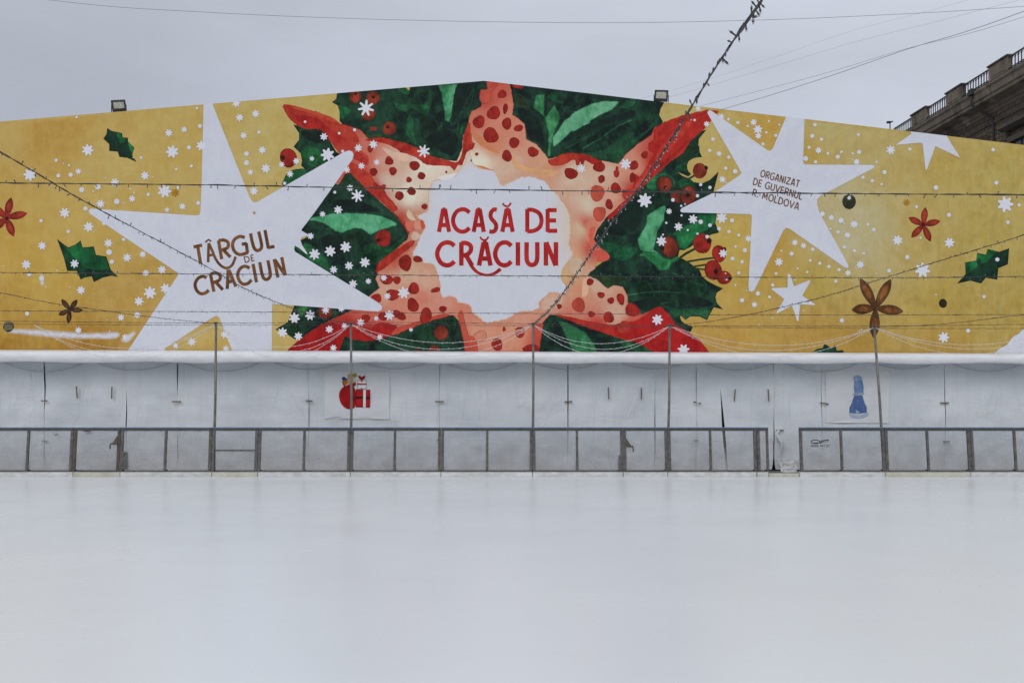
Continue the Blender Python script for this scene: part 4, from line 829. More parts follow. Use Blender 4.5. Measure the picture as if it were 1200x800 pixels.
g = MB(); g.box((xl + .01, y1 + DEPTH - .06, 0), (xr - .01, y1 + DEPTH - .01, zl - .2)); part(g.build('back_wall', M['dark']), tent)
YV = 23.92
# white gutter cloth over the front wall
def zt(px): return Z(411.2 + px * 4.2 / 1200, YV)
def zb(px): return Z(424.6 + px * 1.6 / 1200, YV)
g = MB(); nx = 360; prof_n = 9; vs = []; fs = []
for i in range(nx + 1):
    px = -190 + i * 1580 / nx; wob = .012 * math.sin(px * .045) + .016 * mn.noise((px * .02, 0, 3)) + .006 * mn.noise((px * .11, 0, 9))
    T, B = zt(px) + .006 * mn.noise((px * .05, 4, 0)), zb(px) + wob
    yf = YV + .025 * mn.noise((px * .03, 7, 1)); x = X(px, YV)
    ring = [(24.47, T + .06), (24.34, T + .045), (24.2, T + .025), (yf + .05, T), (yf, T - .04), (yf - .004, (T + B) / 2 + .01 * mn.noise((px * .04, 2, 2))), (yf + .012, B + .02), (yf + .035, B), (24.62, B + .045)]
    vs += [(x, y, z) for y, z in ring]
for i in range(nx):
    for k in range(prof_n - 1): fs.append((i * 9 + k, i * 9 + k + 1, i * 9 + 10 + k, i * 9 + 9 + k))
g.add(vs, fs); part(g.build('valance', M['valance'], smooth=True), tent)
# tarpaulin lengths, laced together; some seams gape
SEAMS = [(-160, None), (52, ((425, 1.3), (470, 1.6), (505, .9), (552, .6))), (148, ((452, 0), (458, .6), (500, .9), (552, .4))), (208, ((425, 1.1), (452, .7), (470, .3), (552, .25))),
 (362, ((425, .4), (552, .45))), (515, ((425, .35), (552, .3))), (665.5, ((425, 1.5), (470, 1.8), (500, 1.3), (516, .6), (552, .4))), (767.5, ((452, 0), (456, .5), (480, .9), (538, 1.0), (552, .3))),
 (816, ((425, .5), (470, .3), (552, .4))), (848, ((456, 0), (460, .5), (475, 1.5), (500, 3.0), (520, 3.2), (545, 1.6), (552, 1.5))), (907, ((450, 0), (458, .5), (500, .6), (535, .9), (545, 2.6), (552, 6))), (963, ((425, .5), (552, .45))),
 (1107, ((425, .6), (470, .9), (552, .4))), (1262, ((425, .5), (552, .5))), (1390, None)]
def tarp_d(x, z):
    return (.030 * mn.noise((x * .9, z * .35, 1)) + .020 * mn.noise((x * 2.6, z * .8, 5)) + .014 * mn.noise((x * 1.2, z * 3.2, 9))
            + .012 * mn.noise((x * 2.2 + z * 2.2, z * 1.2 - x, 13)) + .045 * max(0, 1 - z / 1.0) * mn.noise((x * 3.0 + z, z * 2.8 - x * .6, 4)) + .020 * mn.noise((x * 1.5 - z * 1.5, z * .8 + x * .5, 21)))
def gap(s, z):
    if s[1] is None: return 0
    py = HOR - (z - CH) / YT * F
    return float(np.interp(py, [a for a, _ in s[1]], [b for _, b in s[1]])) / F * YT * (1 if s[0] in (848, 907) else .72)
def slant(s, z):      # the wide slit leans
    return 0.0 if abs(s[0] - 848) > 1 else -(z - 1.0) * .085
for a, b in zip(SEAMS[:-1], SEAMS[1:]):
    xa_, xb_ = X(a[0], YT), X(b[0], YT); n = max(8, int((xb_ - xa_) / .06)); nz = 46
    vs = []; fs = []
    for j in range(nz + 1):
        z = 2.72 * j / nz
        l = xa_ + gap(a, z) / 2 + slant(a, z); r = xb_ - gap(b, z) / 2 + slant(b, z)
        for i in range(n + 1):
            t = i / n; x = l + (r - l) * t
            d = tarp_d(x, z) + .020 * math.exp(-min(t, 1 - t) * (r - l) / .10) * math.sin(z * 3 + a[0])
            vs.append((x, YT + d, z))
    for j in range(nz):
        for i in range(n): fs.append((j * (n + 1) + i, j * (n + 1) + i + 1, (j + 1) * (n + 1) + i + 1, (j + 1) * (n + 1) + i))
    g = MB(); g.add(vs, fs); part(g.build('tarpaulin_length', M['tarp'], smooth=True), tent)
def strap(px, py, w, h, rot):
    y = YT - .07; c = P(px, py, y); g = MB()
    Mx = Matrix.Translation(c) @ Matrix.Rotation(rot, 4, 'Y')
    g.box((-w / 2, -.012, -h / 2), (w / 2, .012, h / 2), M=Mx, bev=.006)
    part(g.build('strap', M['strap']), tent)
pxm = YT / F
for px, py, w, rot in ((52, 469.5, 7, 0), (52, 516.5, 6, .1), (207, 470.5, 11, 0), (362, 469.5, 8, .05), (515, 470.5, 10, 0), (515, 516, 6, .1), (666, 470.5, 9, -.05), (814.5, 471, 4, 0), (820, 472.5, 3.5, 0), (816, 516, 5, 0), (966, 472.5, 10, .15), (1107, 472, 10, 0), (1109, 517, 8, 0), (914, 504, 9, 0), (66, 509, 5, -.3), (102, 505, 8, .0), (1145, 470, .1, 0)):
    if w > 1: strap(px, py, w * pxm, 1.5 * pxm, rot)
for px, rot in ((90, .06), (131, -.02), (713, .02), (751.5, .0), (861, -.09), (900.5, .05)):
    strap(px, {90: 459.5, 131: 460, 713: 460.5, 751.5: 461}.get(px, 463), 1.3 * pxm, 14 * pxm, -rot)
# the twisted lacing at the entrance gap
g = MB(); y = YT - .09
g.tube([P(*p, y) for p in ((913, 504), (910.5, 507), (911, 511), (913.5, 515), (916, 519), (915.5, 526), (915, 533), (915.5, 541), (914.5, 550))], [.03, .03, .04, .045, .04, .022, .015, .015, .012], 7)
part(g.build('twisted_flap_edge', M['tarp'], smooth=True), tent)
# cord sagging in loops under the gutter
cs = [52, 157, 260, 362, 463, 562, 664, 765, 867, 963, 1060, 1157, 1258]; pts = []
for k, c in enumerate(cs):
    h0 = (c - cs[k - 1]) / 2 if k else 52; h1 = (cs[k + 1] - c) / 2 if k < len(cs) - 1 else 50
    for t in np.linspace(-1, 1, 15)[:-1]:
        h = h0 if t < 0 else h1; pts.append(P(c + t * h, 433.8 - 13 * t * t + 1.6 * math.sin(c), 24.5))
g = MB(); g.tube(pts, .010, 5); tag(g.build('sagging_cord', M['greycord'], smooth=True), 'grey cord hanging in shallow loops under the white gutter of the tent', 'cord')

# ---------------------------------------------------------------- posters taped to the tarpaulin
def poster(name, rect, label, draw):
    x0, y0_, x1, y1_ = rect; pp = Print(YT - .03, None, 1.2e-3)
    pp.shape([(x0, y0_), (x1, y0_ + .5), (x1 - .4, y1_), (x0 + .3, y1_ - .4)], (191, 194, 205), (187, 191, 202), rim=(194, 197, 207), grid=3.0)
    draw(pp)
    for i, (x, y, z) in enumerate(pp.v): pp.v[i] = (x, YT + tarp_d(x, z) - .022 + (y - pp.Y) * 1.0, z)
    return tag(pp.build(name, M['print_sheet']), label, 'poster')
cS = crop(380, 425, 10.66)
def sack(pp):
    def s(p, c, d=None, rim=None, sm=3): pp.shape(cS(*p), c, d or tuple(v * .85 for v in c), rim, .5, sm, 1.5)
    s(((290, 180), (300, 140), (330, 150), (345, 200), (330, 270), (290, 260)), (206, 160, 120)); s(((215, 190), (245, 170), (292, 205), (280, 235), (235, 230)), (50, 92, 150), sm=0)
    s(((360, 140), (395, 130), (410, 165), (380, 185), (355, 170)), (170, 168, 52)); s(((228, 235), (262, 215), (290, 245), (268, 280), (236, 272)), (196, 110, 48)); s(((300, 210), (380, 180), (395, 235), (350, 255)), (205, 190, 160), sm=0)
    s(((225, 215), (240, 255), (262, 285), (300, 272), (345, 262), (388, 240), (392, 280), (350, 305), (300, 318), (262, 310), (232, 270)), (180, 36, 36), None, (110, 20, 22))
    s(((185, 400), (200, 345), (240, 300), (300, 285), (360, 292), (385, 330), (395, 400), (398, 480), (380, 555), (340, 575), (285, 575), (230, 535), (195, 470)), (172, 26, 32), (140, 20, 28), (96, 16, 22))
    for q in (((250, 320), (240, 400), (252, 470)), ((330, 310), (322, 400), (330, 520))): pp.stroke(cS(*q), .6, (120, 18, 26), dl=.3)
    # plain wrapped presents
    s(((395, 330), (575, 335), (570, 560), (392, 555)), (184, 34, 40), (164, 26, 34), (110, 20, 24), 0); s(((392, 420), (572, 424), (572, 455), (392, 450)), (48, 34, 32), sm=0); s(((488, 334), (520, 334), (518, 558), (486, 558)), (206, 208, 214), sm=0)
    s(((410, 215), (530, 215), (528, 330), (412, 328)), (204, 206, 212), (186, 190, 198), (150, 150, 160), 0); s(((460, 215), (480, 215), (480, 328), (460, 328)), (180, 34, 40), sm=0); s(((410, 258), (530, 258), (530, 276), (410, 276)), (180, 34, 40), sm=0)
    s(((425, 160), (465, 175), (470, 212), (440, 200)), (170, 30, 36)); s(((515, 160), (475, 175), (470, 212), (500, 200)), (170, 30, 36))
poster('poster', (380, 434.5, 456.5, 491), 'pale poster printed with a red sack of toys and wrapped presents, behind a slim pole', sack)
cB2 = crop(970, 425, 5.925)
def bell(pp):
    def s(p, c, d=None, rim=None, sm=2): pp.shape(cB2(*p), c, d or tuple(v * .8 for v in c), rim, .5, sm, 1.2)
    s(((190, 215), (235, 215), (250, 260), (272, 345), (150, 345), (172, 270)), (92, 122, 182), (74, 100, 160), (60, 84, 145)); s(((198, 218), (218, 218), (222, 350), (196, 350)), (168, 186, 214), sm=0)
    s(((148, 345), (180, 352), (210, 362), (245, 356), (272, 342), (288, 362), (250, 382), (206, 388), (160, 378)), (176, 192, 216), (150, 170, 206)); s(((184, 120), (214, 112), (242, 122), (248, 214), (186, 216)), (128, 156, 202), (104, 134, 188))
    s(((178, 98), (205, 86), (236, 98), (240, 122), (208, 126), (180, 120)), (166, 184, 212), (130, 156, 200)); s(((180, 210), (245, 208), (248, 224), (178, 226)), (180, 194, 216))
    for k in range(6): pp.dot(*cB2((170 + (k % 3) * 40, 262 + (k // 3) * 44))[0], .7, (150, 160, 120))
poster('poster', (968, 433.5, 1042, 495.5), 'pale poster printed with a small plain blue and white tapering ornament, by the leaning pole', bell)

# ---------------------------------------------------------------- rink barrier
def Zb(py): return Z(py, YB)
ZR0, ZR1 = Zb(504.6), Zb(500.4); KH = .105
def barrier(x0, x1, mid, label, post='steel', panel='panel', kick='kick', gate=False, crossbar=None, left='thick', right='thick', lean=0.0, brackets=()):
    a, b = X(x0, YB), X(x1, YB); c = empty('barrier_section', ((a + b) / 2, YB, 0), label, 'rink barrier', 'steel framed rink barrier sections')
    def P_(name, g, m): part(g.build(name, M[m]), c)
    e = .004
    g = MB(); g.box((a + e, YB - .03, ZR0), (b - e, YB + .03, ZR1 - .019), bev=.004); P_('top_rail', g, 'rail')
    g = MB(); g.box((a + e, YB - .034, ZR1 - .019), (b - e, YB + .034, ZR1), bev=.005); P_('edge_strip', g, 'blue')
    pw = .062
    for xx, side in ((a, 1), (b, -1)):
        w = pw if (left if side > 0 else right) == 'thick' else .05; lean = xx / 9.9 * .048
        l = xx + e if side > 0 else xx - e - w
        g = MB(); o = lean * (1 if side > 0 else 1)
        bm_ = [(l + lean, YB - .028, KH), (l + w + lean, YB - .028, KH), (l + w + lean, YB + .028, KH), (l + lean, YB + .028, KH)]
        tp = [(x - lean, y, ZR0) for x, y, _ in bm_]
        g.add(bm_ + tp, [(3, 2, 1, 0), (4, 5, 6, 7), (0, 1, 5, 4), (1, 2, 6, 5), (2, 3, 7, 6), (3, 0, 4, 7)]); P_('post', g, post)
    if mid:
        m = X(mid, YB); g = MB(); sh = Matrix.Identity(4); k_ = m / 9.9 * .048 / (ZR0 - KH); sh[0][2] = -k_; sh[0][3] = k_ * ZR0; g.box((m - .026, YB - .026, KH), (m + .026, YB + .026, ZR0), M=sh, bev=.003); P_('post', g, post)
    xs = [a + .07, (X(mid, YB) if mid else None), b - .07]
    spans = [(xs[0], xs[1] - .028), (xs[1] + .028, xs[2])] if mid else [(xs[0], xs[2])]
    for l, r in spans:
        g = MB(); g.box((l, YB - .006, KH + .03), (r, YB + .006, ZR0 - .002)); P_('clear_panel', g, panel)
        g = MB(); g.box((l, YB - .022, KH), (r, YB + .022, KH + .028)); P_('bottom_rail', g, 'rail' if gate else post)
    g = MB(); ky = YB - .075
    g.box((a + .006, ky, 0), (b - .006, YB + .05, KH - .003), bev=.008); P_('kick_board', g, kick)
    if crossbar:
        z = Zb(crossbar); g = MB(); g.box((a + .068, YB - .022, z - .018), (b - .068, YB + .022, z + .018)); P_('crossbar', g, post)
    for bx, by0, by1, w in brackets:
        l = X(bx, YB); g = MB(); g.box((l, YB - .045, Zb(by1)), (l + w, YB - .030, Zb(by0)), bev=.003)
        for zz in (Zb(by0) - .04, Zb(by1) + .04):
            g.box((l + w / 2 - .012, YB - .055, zz - .012), (l + w / 2 + .012, YB - .045, zz + .012), bev=.003)
        P_('bracket', g, 'steel')
    return c
def latch(c, px, py, d=1):
    x = X(px, YB); z = Zb(py); g = MB()
    g.box((min(x, x + d * .16), YB - .06, z - .035), (max(x, x + d * .16), YB - .034, z + .005), bev=.004)
    g.add([(x, YB - .05, z + .16), (x + d * .01, YB - .05, z + .16), (x + d * .11, YB - .05, z + .005), (x, YB - .05, z + .005), (x, YB - .04, z + .16), (x + d * .01, YB - .04, z + .16), (x + d * .11, YB - .04, z + .005), (x, YB - .04, z + .005)],
          [(0, 1, 2, 3), (7, 6, 5, 4), (0, 4, 5, 1), (1, 5, 6, 2), (2, 6, 7, 3), (3, 7, 4, 0)])
    part(g.build('latch', M['rusty']), c)
    g = MB(); g.tube([(x + d * .15, YB - .065, z - .03), (x + d * .155, YB - .07, z - .08), (x + d * .15, YB - .07, z - .13)], .014, 6); part(g.build('padlock', M['black']), c)
barrier(-127, -20, -73, 'rink barrier section cut by the left edge of the photo')
barrier(-20, 87, 34, 'two-pane rink barrier section left of the rusty-posted gate', panel='panel_dirty', lean=.02, post='steel')
gt = barrier(87, 142, None, 'narrow rink gate with brown rusty posts and a dark latch, below two upright brown straps', post='rusty', panel='panel', kick='kick_old', gate=True, lean=.035, brackets=((143.2, 529, 549, .13),))
latch(gt, 138.5, 519, -1)
barrier(142, 249, 195, 'dirty two-pane rink barrier section between the rusty gate and the first slim pole', panel='panel_dirty', lean=.015)
barrier(249, 303, None, 'narrow rink barrier section with a horizontal bar across its pane', crossbar=527.5, kick='kick_old')
barrier(303, 411, 357, 'rink barrier section left of the pole that crosses the red sack poster', panel='panel_dirty')
s1 = barrier(411, 517, 463, 'rink barrier section under the red sack poster')
barrier(517, 624, 571, 'rink barrier section left of the middle pole')
barrier(624, 730, 676, 'rink barrier section between the middle pole and the padlocked gate', brackets=((724.5, 533, 552, .07),))
gt = barrier(730, 782, None, 'narrow rink gate with a padlock, wrinkled sheet showing behind it', gate=True, kick='kick', brackets=((782.2, 533, 552, .06),))
latch(gt, 733.5, 522, 1)
barrier(782, 886, 832, 'rink barrier section in front of the dark leaning slit in the tarpaulin', brackets=((888.2, 533, 552, .04),))
barrier(886.3, 900, None, 'very narrow dark-paned end piece of barrier left of the open entrance', panel='panel_dirty', right='thin')
sg = barrier(936, 1036, 985, 'rink barrier section with small black lettering, right of the open entrance', lean=.02)
barrier(1036, 1136, 1086, 'rink barrier section right of the leaning pole', kick='kick_old', lean=-.03, panel='panel')
barrier(1136, 1242, 1188, 'rink barrier section at the right edge of the photo', lean=-.035, brackets=((1134.2, 535, 551, .06),))
barrier(1242, 1348, 1295, 'rink barrier section beyond the right edge of the photo')
g = MB(); g.box((X(900.6, YB), YB - .07, 0), (X(935.5, YB), YB + .05, .075), bev=.01)
tag(g.build('threshold_board', M['kick_old']), 'low yellowed threshold board across the open rink entrance', 'threshold')
# maker's mark printed on the pane
pp = Print(YB - .008, None, 1e-4)
def mark(): 
    K = (24, 26, 28)
    el = [(955.5 + 5.2 * math.cos(t * .3927), 517.4 + 2.0 * math.sin(t * .3927)) for t in range(17)]; pp.stroke(el, .9, K)
    pp.stroke([(951, 519), (960, 518.6), (964, 515)], .8, K); pp.stroke([(961, 519.4), (965.5, 515.8), (971.5, 515.4)], 1.1, K); pp.stroke([(962.5, 517.6), (971, 517.2)], .6, (60, 62, 64))
    text_line(pp, 'WWW.AST.AT', (950.2, 523.6), (972.6, 523.6), (0, -2.9), .42, K)
mark(); o = pp.build('printed_mark', M['print_sheet']); part(o, sg)
# crumpled sheet pushed into the entrance
g = MB(); vs = []; fs = []; n = 16; m_ = 14
for j in range(m_ + 1):
    for i in range(n + 1):
        u, v = i / n, j / m_
        w = 917 + 19.5 * u; top = 541.0 + 2.2 * math.sin(u * 5) + (1.2 if u > .85 else 0)
        y = YB + .28 - .16 * (1 - v) + .07 * mn.noise((u * 3.5, v * 3.5, 2)) + .04 * mn.noise((u * 9, v * 8, 5))
        p = P(w + 1.2 * mn.noise((u * 2, v * 4, 8)), 553.5 + (top - 553.5) * v, YB); vs.append((p.x, y, max(.004, p.z)))
for j in range(m_):
    for i in range(n): fs.append((j * (n + 1) + i, j * (n + 1) + i + 1, (j + 1) * (n + 1) + i + 1, (j + 1) * (n + 1) + i))
nv = len(vs); vs += [(x, y + .03, z) for x, y, z in vs]; fs += [tuple(i + nv for i in reversed(f)) for f in fs]
g.add(vs, fs); tag(g.build('crumpled_sheet', M['dirt']), 'crumpled white sheet lying in the open entrance of the rink', 'sheet')

# ---------------------------------------------------------------- slim poles
POLES = [(253.2, 379, 250.5, 'slim grey pole by the barrier section with a crossbar, leftmost in view'), (411.2, 379.5, 411.5, 'slim grey pole standing in front of the red sack poster'),
         (624.8, 380, 624.2, 'slim grey pole in the middle, where the steep garland ends'), (784.8, 381.5, 782.5, 'slim grey pole right of the padlocked gate'), (1024.5, 383, 1036.5, 'slim grey leaning pole beside the blue ornament poster')]
TOPS = []
for px, py, bx, lab in POLES:
    yb = YB + .085; t = P(px, py, yb); b = Vector((X(bx, yb), yb, 0)); TOPS.append(t)
    c = empty('light_pole', b, lab, 'pole', 'slim poles along the rink barrier')
    g = MB(); mid = b.lerp(t, .5) + Vector((.01, 0, 0)); g.tube([b, b.lerp(t, .27), mid, t], [.034, .030, .028, .026], 10); part(g.build('shaft', M['pole'], smooth=True), c)
    g = MB(); g.box((b.x - .09, yb - .05, 0), (b.x + .09, yb + .05, .014), bev=.003); part(g.build('base_plate', M['steel']), c)
    g = MB(); g.tube([t + Vector((0, 0, -.02)), t + Vector((0, 0, .035))], .034, 10); g.tube([t + Vector((-.09, 0, .0)), t + Vector((-.03, -.03, .02)), t + Vector((.03, -.03, .02)), t + Vector((.09, 0, 0))], .008, 6); part(g.build('cable_clamp', M['steel'], smooth=True), c)

# ---------------------------------------------------------------- garlands
bulb_me = {}
def bulb_mesh(kind):
    if kind not in bulb_me:
        g = MB(); L, r = (.036, .0042) if kind == 'dark' else (.022, .008)
        g.tube([(0, 0, 0), (0, 0, -L * .5), (0, 0, -L * .55), (0, 0, -L * .8)], [r * .7, r * .7, r, r], 6); g.tube([(0, 0, -L * .78), (0, 0, -L)], [r * .9, r * .6], 6, 1)
        o = g.build('bulb', [M['bulb'], M['bulb_tip']] if kind == 'dark' else [M['whitewire'], M['whitewire']], smooth=True); bulb_me[kind] = o.data; bpy.data.objects.remove(o)
    return bulb_me[kind]
def resample(ctrl, step):
    """Catmull-Rom through points in space, even spacing"""
    p = [Vector(c) for c in ctrl]; p = [p[0] * 2 - p[1]] + p + [p[-1] * 2 - p[-2]]; out = []
    for i in range(1, len(p) - 2):
        a, b, c, d = p[i - 1:i + 3]; n = max(2, int((c - b).length / step))
        for k in range(n):
            t = k / n; out.append(.5 * ((2 * b) + (-a + c) * t + (2 * a - 5 * b + 4 * c - d) * t * t + (-a + 3 * b - 3 * c + d) * t ** 3))
    out.append(p[-2]); return out
def garland(ctrl, label, seed, kind='dark', group='dark fairy light garlands over the rink', step=.12, r=.0034, twist=True, clumps=3, view=None, bsc=1.0, up=.35):
    rr = random.Random(seed); pts = resample(ctrl, .05); o0 = pts[0]
    L = sum((b - a).length for a, b in zip(pts, pts[1:]))
    c = empty('light_garland', o0, label, 'garland', group)
    g = MB(); m = M['wire' if kind == 'dark' else 'whitewire']
    for s in ((0, math.pi) if twist else (0,)):
        q = []
        for i, p in enumerate(pts):
            a = i * .75 + s; k = r * .8 if twist else 0
            t = (pts[min(i + 1, len(pts) - 1)] - pts[max(i - 1, 0)]).normalized(); sd = t.cross(Vector((0, 0, 1))).normalized(); upv = sd.cross(t)
            q.append(p + sd * math.cos(a) * k + upv * math.sin(a) * k + Vector((0, 0, .006 * mn.noise((i * .2, seed, s)))))
        g.tube(q, r, 5)
    part(g.build('cable', m, smooth=True), c)
    vis = [i for i, p in enumerate(pts) if p.y > 3.2 and abs(p.x) / p.y < .60 and (CH + .46 * p.y) > p.z]
    if not vis: vis = list(range(len(pts)))
    Lv = len(vis) * .05; n = int(Lv / step); spots = []
    for k in range(n):
        i = vis[min(len(vis) - 1, int((k + rr.uniform(-.3, .3) + .5) * len(vis) / n))]
        sc_ = bsc * rr.uniform(.8, 1.2)
        spots.append((pts[i], (rr.gauss(0, .45), (math.pi if rr.random() < up else 0) + rr.gauss(0, .4), 0), sc_))
    spots.sort(key=lambda q: q[0].y)
    me = bulb_mesh(kind); rest = MB()
    for k, (p, rot_, sc_) in enumerate(spots):
        Mx = Matrix.LocRotScale(p - o0, __import__('mathutils').Euler(rot_), (sc_,) * 3)
        if k < 96:
            b = bpy.data.objects.new('bulb', me); link(b); b.matrix_basis = Mx; b.parent = c
        else: rest.v += []; nv_ = len(rest.v); rest.v += [tuple(Mx @ v.co) for v in me.vertices]; rest.f += [tuple(q + nv_ for q in f.vertices) for f in me.polygons]; rest.m += [f.material_index for f in me.polygons]
    if rest.v:
        ro = rest.build('bulb', [M['bulb'], M['bulb_tip']] if kind == 'dark' else [M['whitewire'], M['whitewire']], c, True); ro['kind'] = 'stuff'
    for k in range(clumps):
        i = rr.choice(vis); j = min(i + 3, len(pts) - 1); a = max(0, i - 2)
        if j - a < 3: continue
        g = MB(); seg = pts[a:j + 1]; g.tube(seg, [r * (.9 + 1.7 * math.sin(math.pi * t / (len(seg) - 1))) for t in range(len(seg))], 7); part(g.build('connector', M['wire'], smooth=True), c)
def across(rows): return [P(px, py, y) for px, py, y in rows]
garland(across(((-420, 207, 8.2), (-150, 212, 8.2), (0, 214.5, 8.2), (240, 216.8, 8.2), (460, 221, 8.2), (780, 225, 8.2), (1000, 227, 8.2), (1200, 228, 8.2), (1450, 226, 8.2))), 'nearest and highest of the dark garlands crossing the banner level', 1, step=.122)
garland(across(((-300, 316, 13.8), (0, 319.3, 13.8), (240, 321, 13.8), (460, 322.4, 13.8), (660, 323.5, 13.8), (1000, 325.3, 13.8), (1200, 324, 13.8), (1500, 320, 13.8))), 'dark garland crossing the banner at the foot of the word CRACIUN', 2, step=.12, clumps=5)
garland(across(((-250, 362, 19.4), (0, 364, 19.4), (240, 365.2, 19.4), (460, 366.4, 19.4), (660, 367.4, 19.4), (880, 368.8, 19.4), (1160, 368.6, 19.4), (1400, 366, 19.4))), 'dark level garland just above the pole tops', 3, step=.16)
garland(across(((-250, 374, 21.6), (0, 376.3, 21.6), (253, 378.6, 21.9), (411, 377.6, 21.9), (624, 379.2, 21.9), (784, 381.5, 21.9), (1024, 382, 21.9), (1200, 380, 21.6), (1400, 377, 21.6))), 'dark garland running pole top to pole top, upper of the close pair', 4, step=.21)
garland(across(((-250, 378.5, 22.15), (0, 379.7, 22.15), (253, 380.9, 22.15), (411, 380.4, 22.15), (624, 381.6, 22.15), (784, 383.2, 22.15), (1024, 384.6, 22.15), (1200, 384.8, 22.15), (1400, 384, 22.15))), 'dark garland running pole top to pole top, lower of the close pair', 5, step=.21, r=.003)
T = TOPS
garland([(-3.62, 2.0, 3.6), (-3.62, 5, 3.46), P(0, 178, 7.05), P(110, 242, 8.6), P(240, 311, 11.7), P(290, 339.5, 13.6), P(336, 358.5, 16.0), P(375, 372, 19), T[1]], 'dark garland slanting down from the left edge across the large white star', 6, step=.15, clumps=6)
garland([(1.5, -1, 3.75), P(920, -40, 4.2), P(893, 0, 4.75), P(858, 50, 5.4), P(830, 93, 6.0), P(798, 145, 6.7), P(755, 211, 8.2), P(712, 268, 10.2), P(682, 312, 12.4), P(655, 350, 15.6), P(638, 369, 19), T[2]], 'thick dark garland running steeply from the top edge down to the middle pole', 7, step=.075, clumps=6, r=.0046, bsc=1.35)
garland([P(1420, 200, 8.2), P(1200, 275, 10.4), P(1100, 306, 12.1), P(1010, 334, 14.0), P(955, 350.5, 15.7), P(880, 368, 18.2), P(825, 377.5, 20.4), T[3]], 'dark garland rising rightwards across the brown anise star and holly leaf at right', 8, step=.15, clumps=4)
garland([P(-200, 306, 13.0), P(0, 343, 15.8), P(60, 355, 17.2), P(130, 365, 18.6), P(190, 373, 20.2), T[0]], 'dark garland from the left edge past the small brown anise star to the leftmost pole', 9, step=.16)
garland([P(1400, 352, 16.5), P(1200, 369, 19.4), P(1140, 376, 20.4), P(1085, 381, 21.4), T[4]], 'dark garland from the leaning pole to the right edge, near the banner foot', 10, step=.16)
# white strands swagged between the poles
ends = [P(40, 380, YB + .08)] + TOPS + [P(1250, 384, YB + .08)]
names = ['the left edge', 'the leftmost pole', 'the sack poster pole', 'the middle pole', 'the gate pole', 'the leaning pole', 'the right edge']
k_ = 0
for i in range(6):
    a, b = ends[i] + Vector((0, -.02, -.01)), ends[i + 1] + Vector((0, -.02, -.01))
    base = {0: (28, 34, 41), 1: (27, 33, 40), 2: (21.5, 29, 37), 3: (21.5, 28, 34), 4: (22, 28, 35), 5: (20, 25, 31)}[i]
    for j, sag in enumerate(base):
        s = sag / F * YB; off = (-.02, .0, .03)[j]
        ctrl = [a + (b - a) * t + Vector((0, off * 4 * t * (1 - t), -s * 4 * t * (1 - t) * (1 + .12 * (t - .5) * (1, -1)[(i + j) % 2]))) for t in np.linspace(0, 1, 9)]
        garland(ctrl, f'{("upper", "middle", "lowest")[j]} of three white strands from {names[i]} to {names[i + 1]}', 40 + k_, 'white', 'white light strands swagged between the poles', step=.13, r=.0042, twist=False, clumps=0, up=.4); k_ += 1

# ---------------------------------------------------------------- floodlights on the banner's top edge
def flood(px, py, label, yaw, tilt, roll=0):
    c0 = P(px, py, YN + .02); c = empty('floodlight', c0, label, 'floodlight')
    Mx = Matrix.Translation(c0 + Vector((0, .02, .0))) @ Matrix.Rotation(yaw, 4, 'Z') @ Matrix.Rotation(roll, 4, 'Y') @ Matrix.Rotation(tilt, 4, 'X')
    g = MB(); g.box((-.165, -.03, -.135), (.165, .06, .135), M=Mx, bev=.012)
    for k in range(7): g.box((-.14 + k * .045, .06, -.11), (-.128 + k * .045, .10, .11), M=Mx)
    for a, b in (((-.165, -.045, .10), (.165, -.03, .135)), ((-.165, -.05, -.135), (.165, -.03, -.06)), ((-.165, -.045, -.06), (-.128, -.03, .10)), ((.128, -.045, -.06), (.165, -.03, .10))): g.box(a, b, M=Mx)
    part(g.build('housing', M['black']), c)
    g = MB(); g.box((-.127, -.036, -.059), (.127, -.031, .099), M=Mx); g.box((-.12, -.0375, -.02), (.12, -.0362, -.005), M=Mx); part(g.build('lens', M['lens']), c)
    g = MB(); z0 = -.21
    for s in (-1, 1): g.box((s * .18 - .006, .0, z0), (s * .18 + .006, .03, .02), M=Matrix.Translation(c0))
    g.box((-.186, .0, z0), (.186, .03, z0 + .012), M=Matrix.Translation(c0)); part(g.build('bracket', M['black']), c)
flood(139, 123.8, 'black floodlight on the banner edge above the small holly leaf, left side', R(14), R(26), R(-7))
flood(775, 112.2, 'black floodlight on the banner edge above the dark holly, right of the peak', R(-10), R(22), R(5))

# ---------------------------------------------------------------- stone building at the right
bx, by = 29.3, 0.0; al = math.atan2(1, -.06)
bld = empty('stone_building', (bx, by, 0), 'brown stone building with a roof balustrade rising behind the tent at upper right', 'building', rz=al)
def loc(g, name, m, smooth=False): return g.build(name, M[m], bld, smooth)
S0, S1 = 36.0, 66.7
g = MB(); g.box((S0, -14, 0), (S1, -1.0, 18.2)); loc(g, 'wall', 'brick')
g = MB(); g.prism([(-.995, 17.9), (-.93, 17.93), (-.86, 18.05), (-.78, 18.08), (-.72, 18.24), (-.12, 18.36), (-.10, 18.40), (-.10, 18.52), (-.02, 18.58), (0, 18.9), (.09, 19.0), (.10, 19.12), (.02, 19.17), (-13.8, 19.17), (-13.8, 18.22), (-.995, 18.22)], S0, S1 + .5); loc(g, 'cornice', 'stone')
g = MB(); g.prism([(-.994, 17.28), (-.93, 17.3), (-.93, 17.44), (-.994, 17.46)], S0, S1 + .08); loc(g, 'string_course', 'stone_dark')
g = MB(); g.box((S0, -.85, 19.171), (S1 + .3, -.06, 19.27)); loc(g, 'flashing', 'roofing')
PED = [(43.3, 45.2), (48.05, 49.9), (52.85, 54.75), (57.6, 59.45), (62.0, 63.95)]
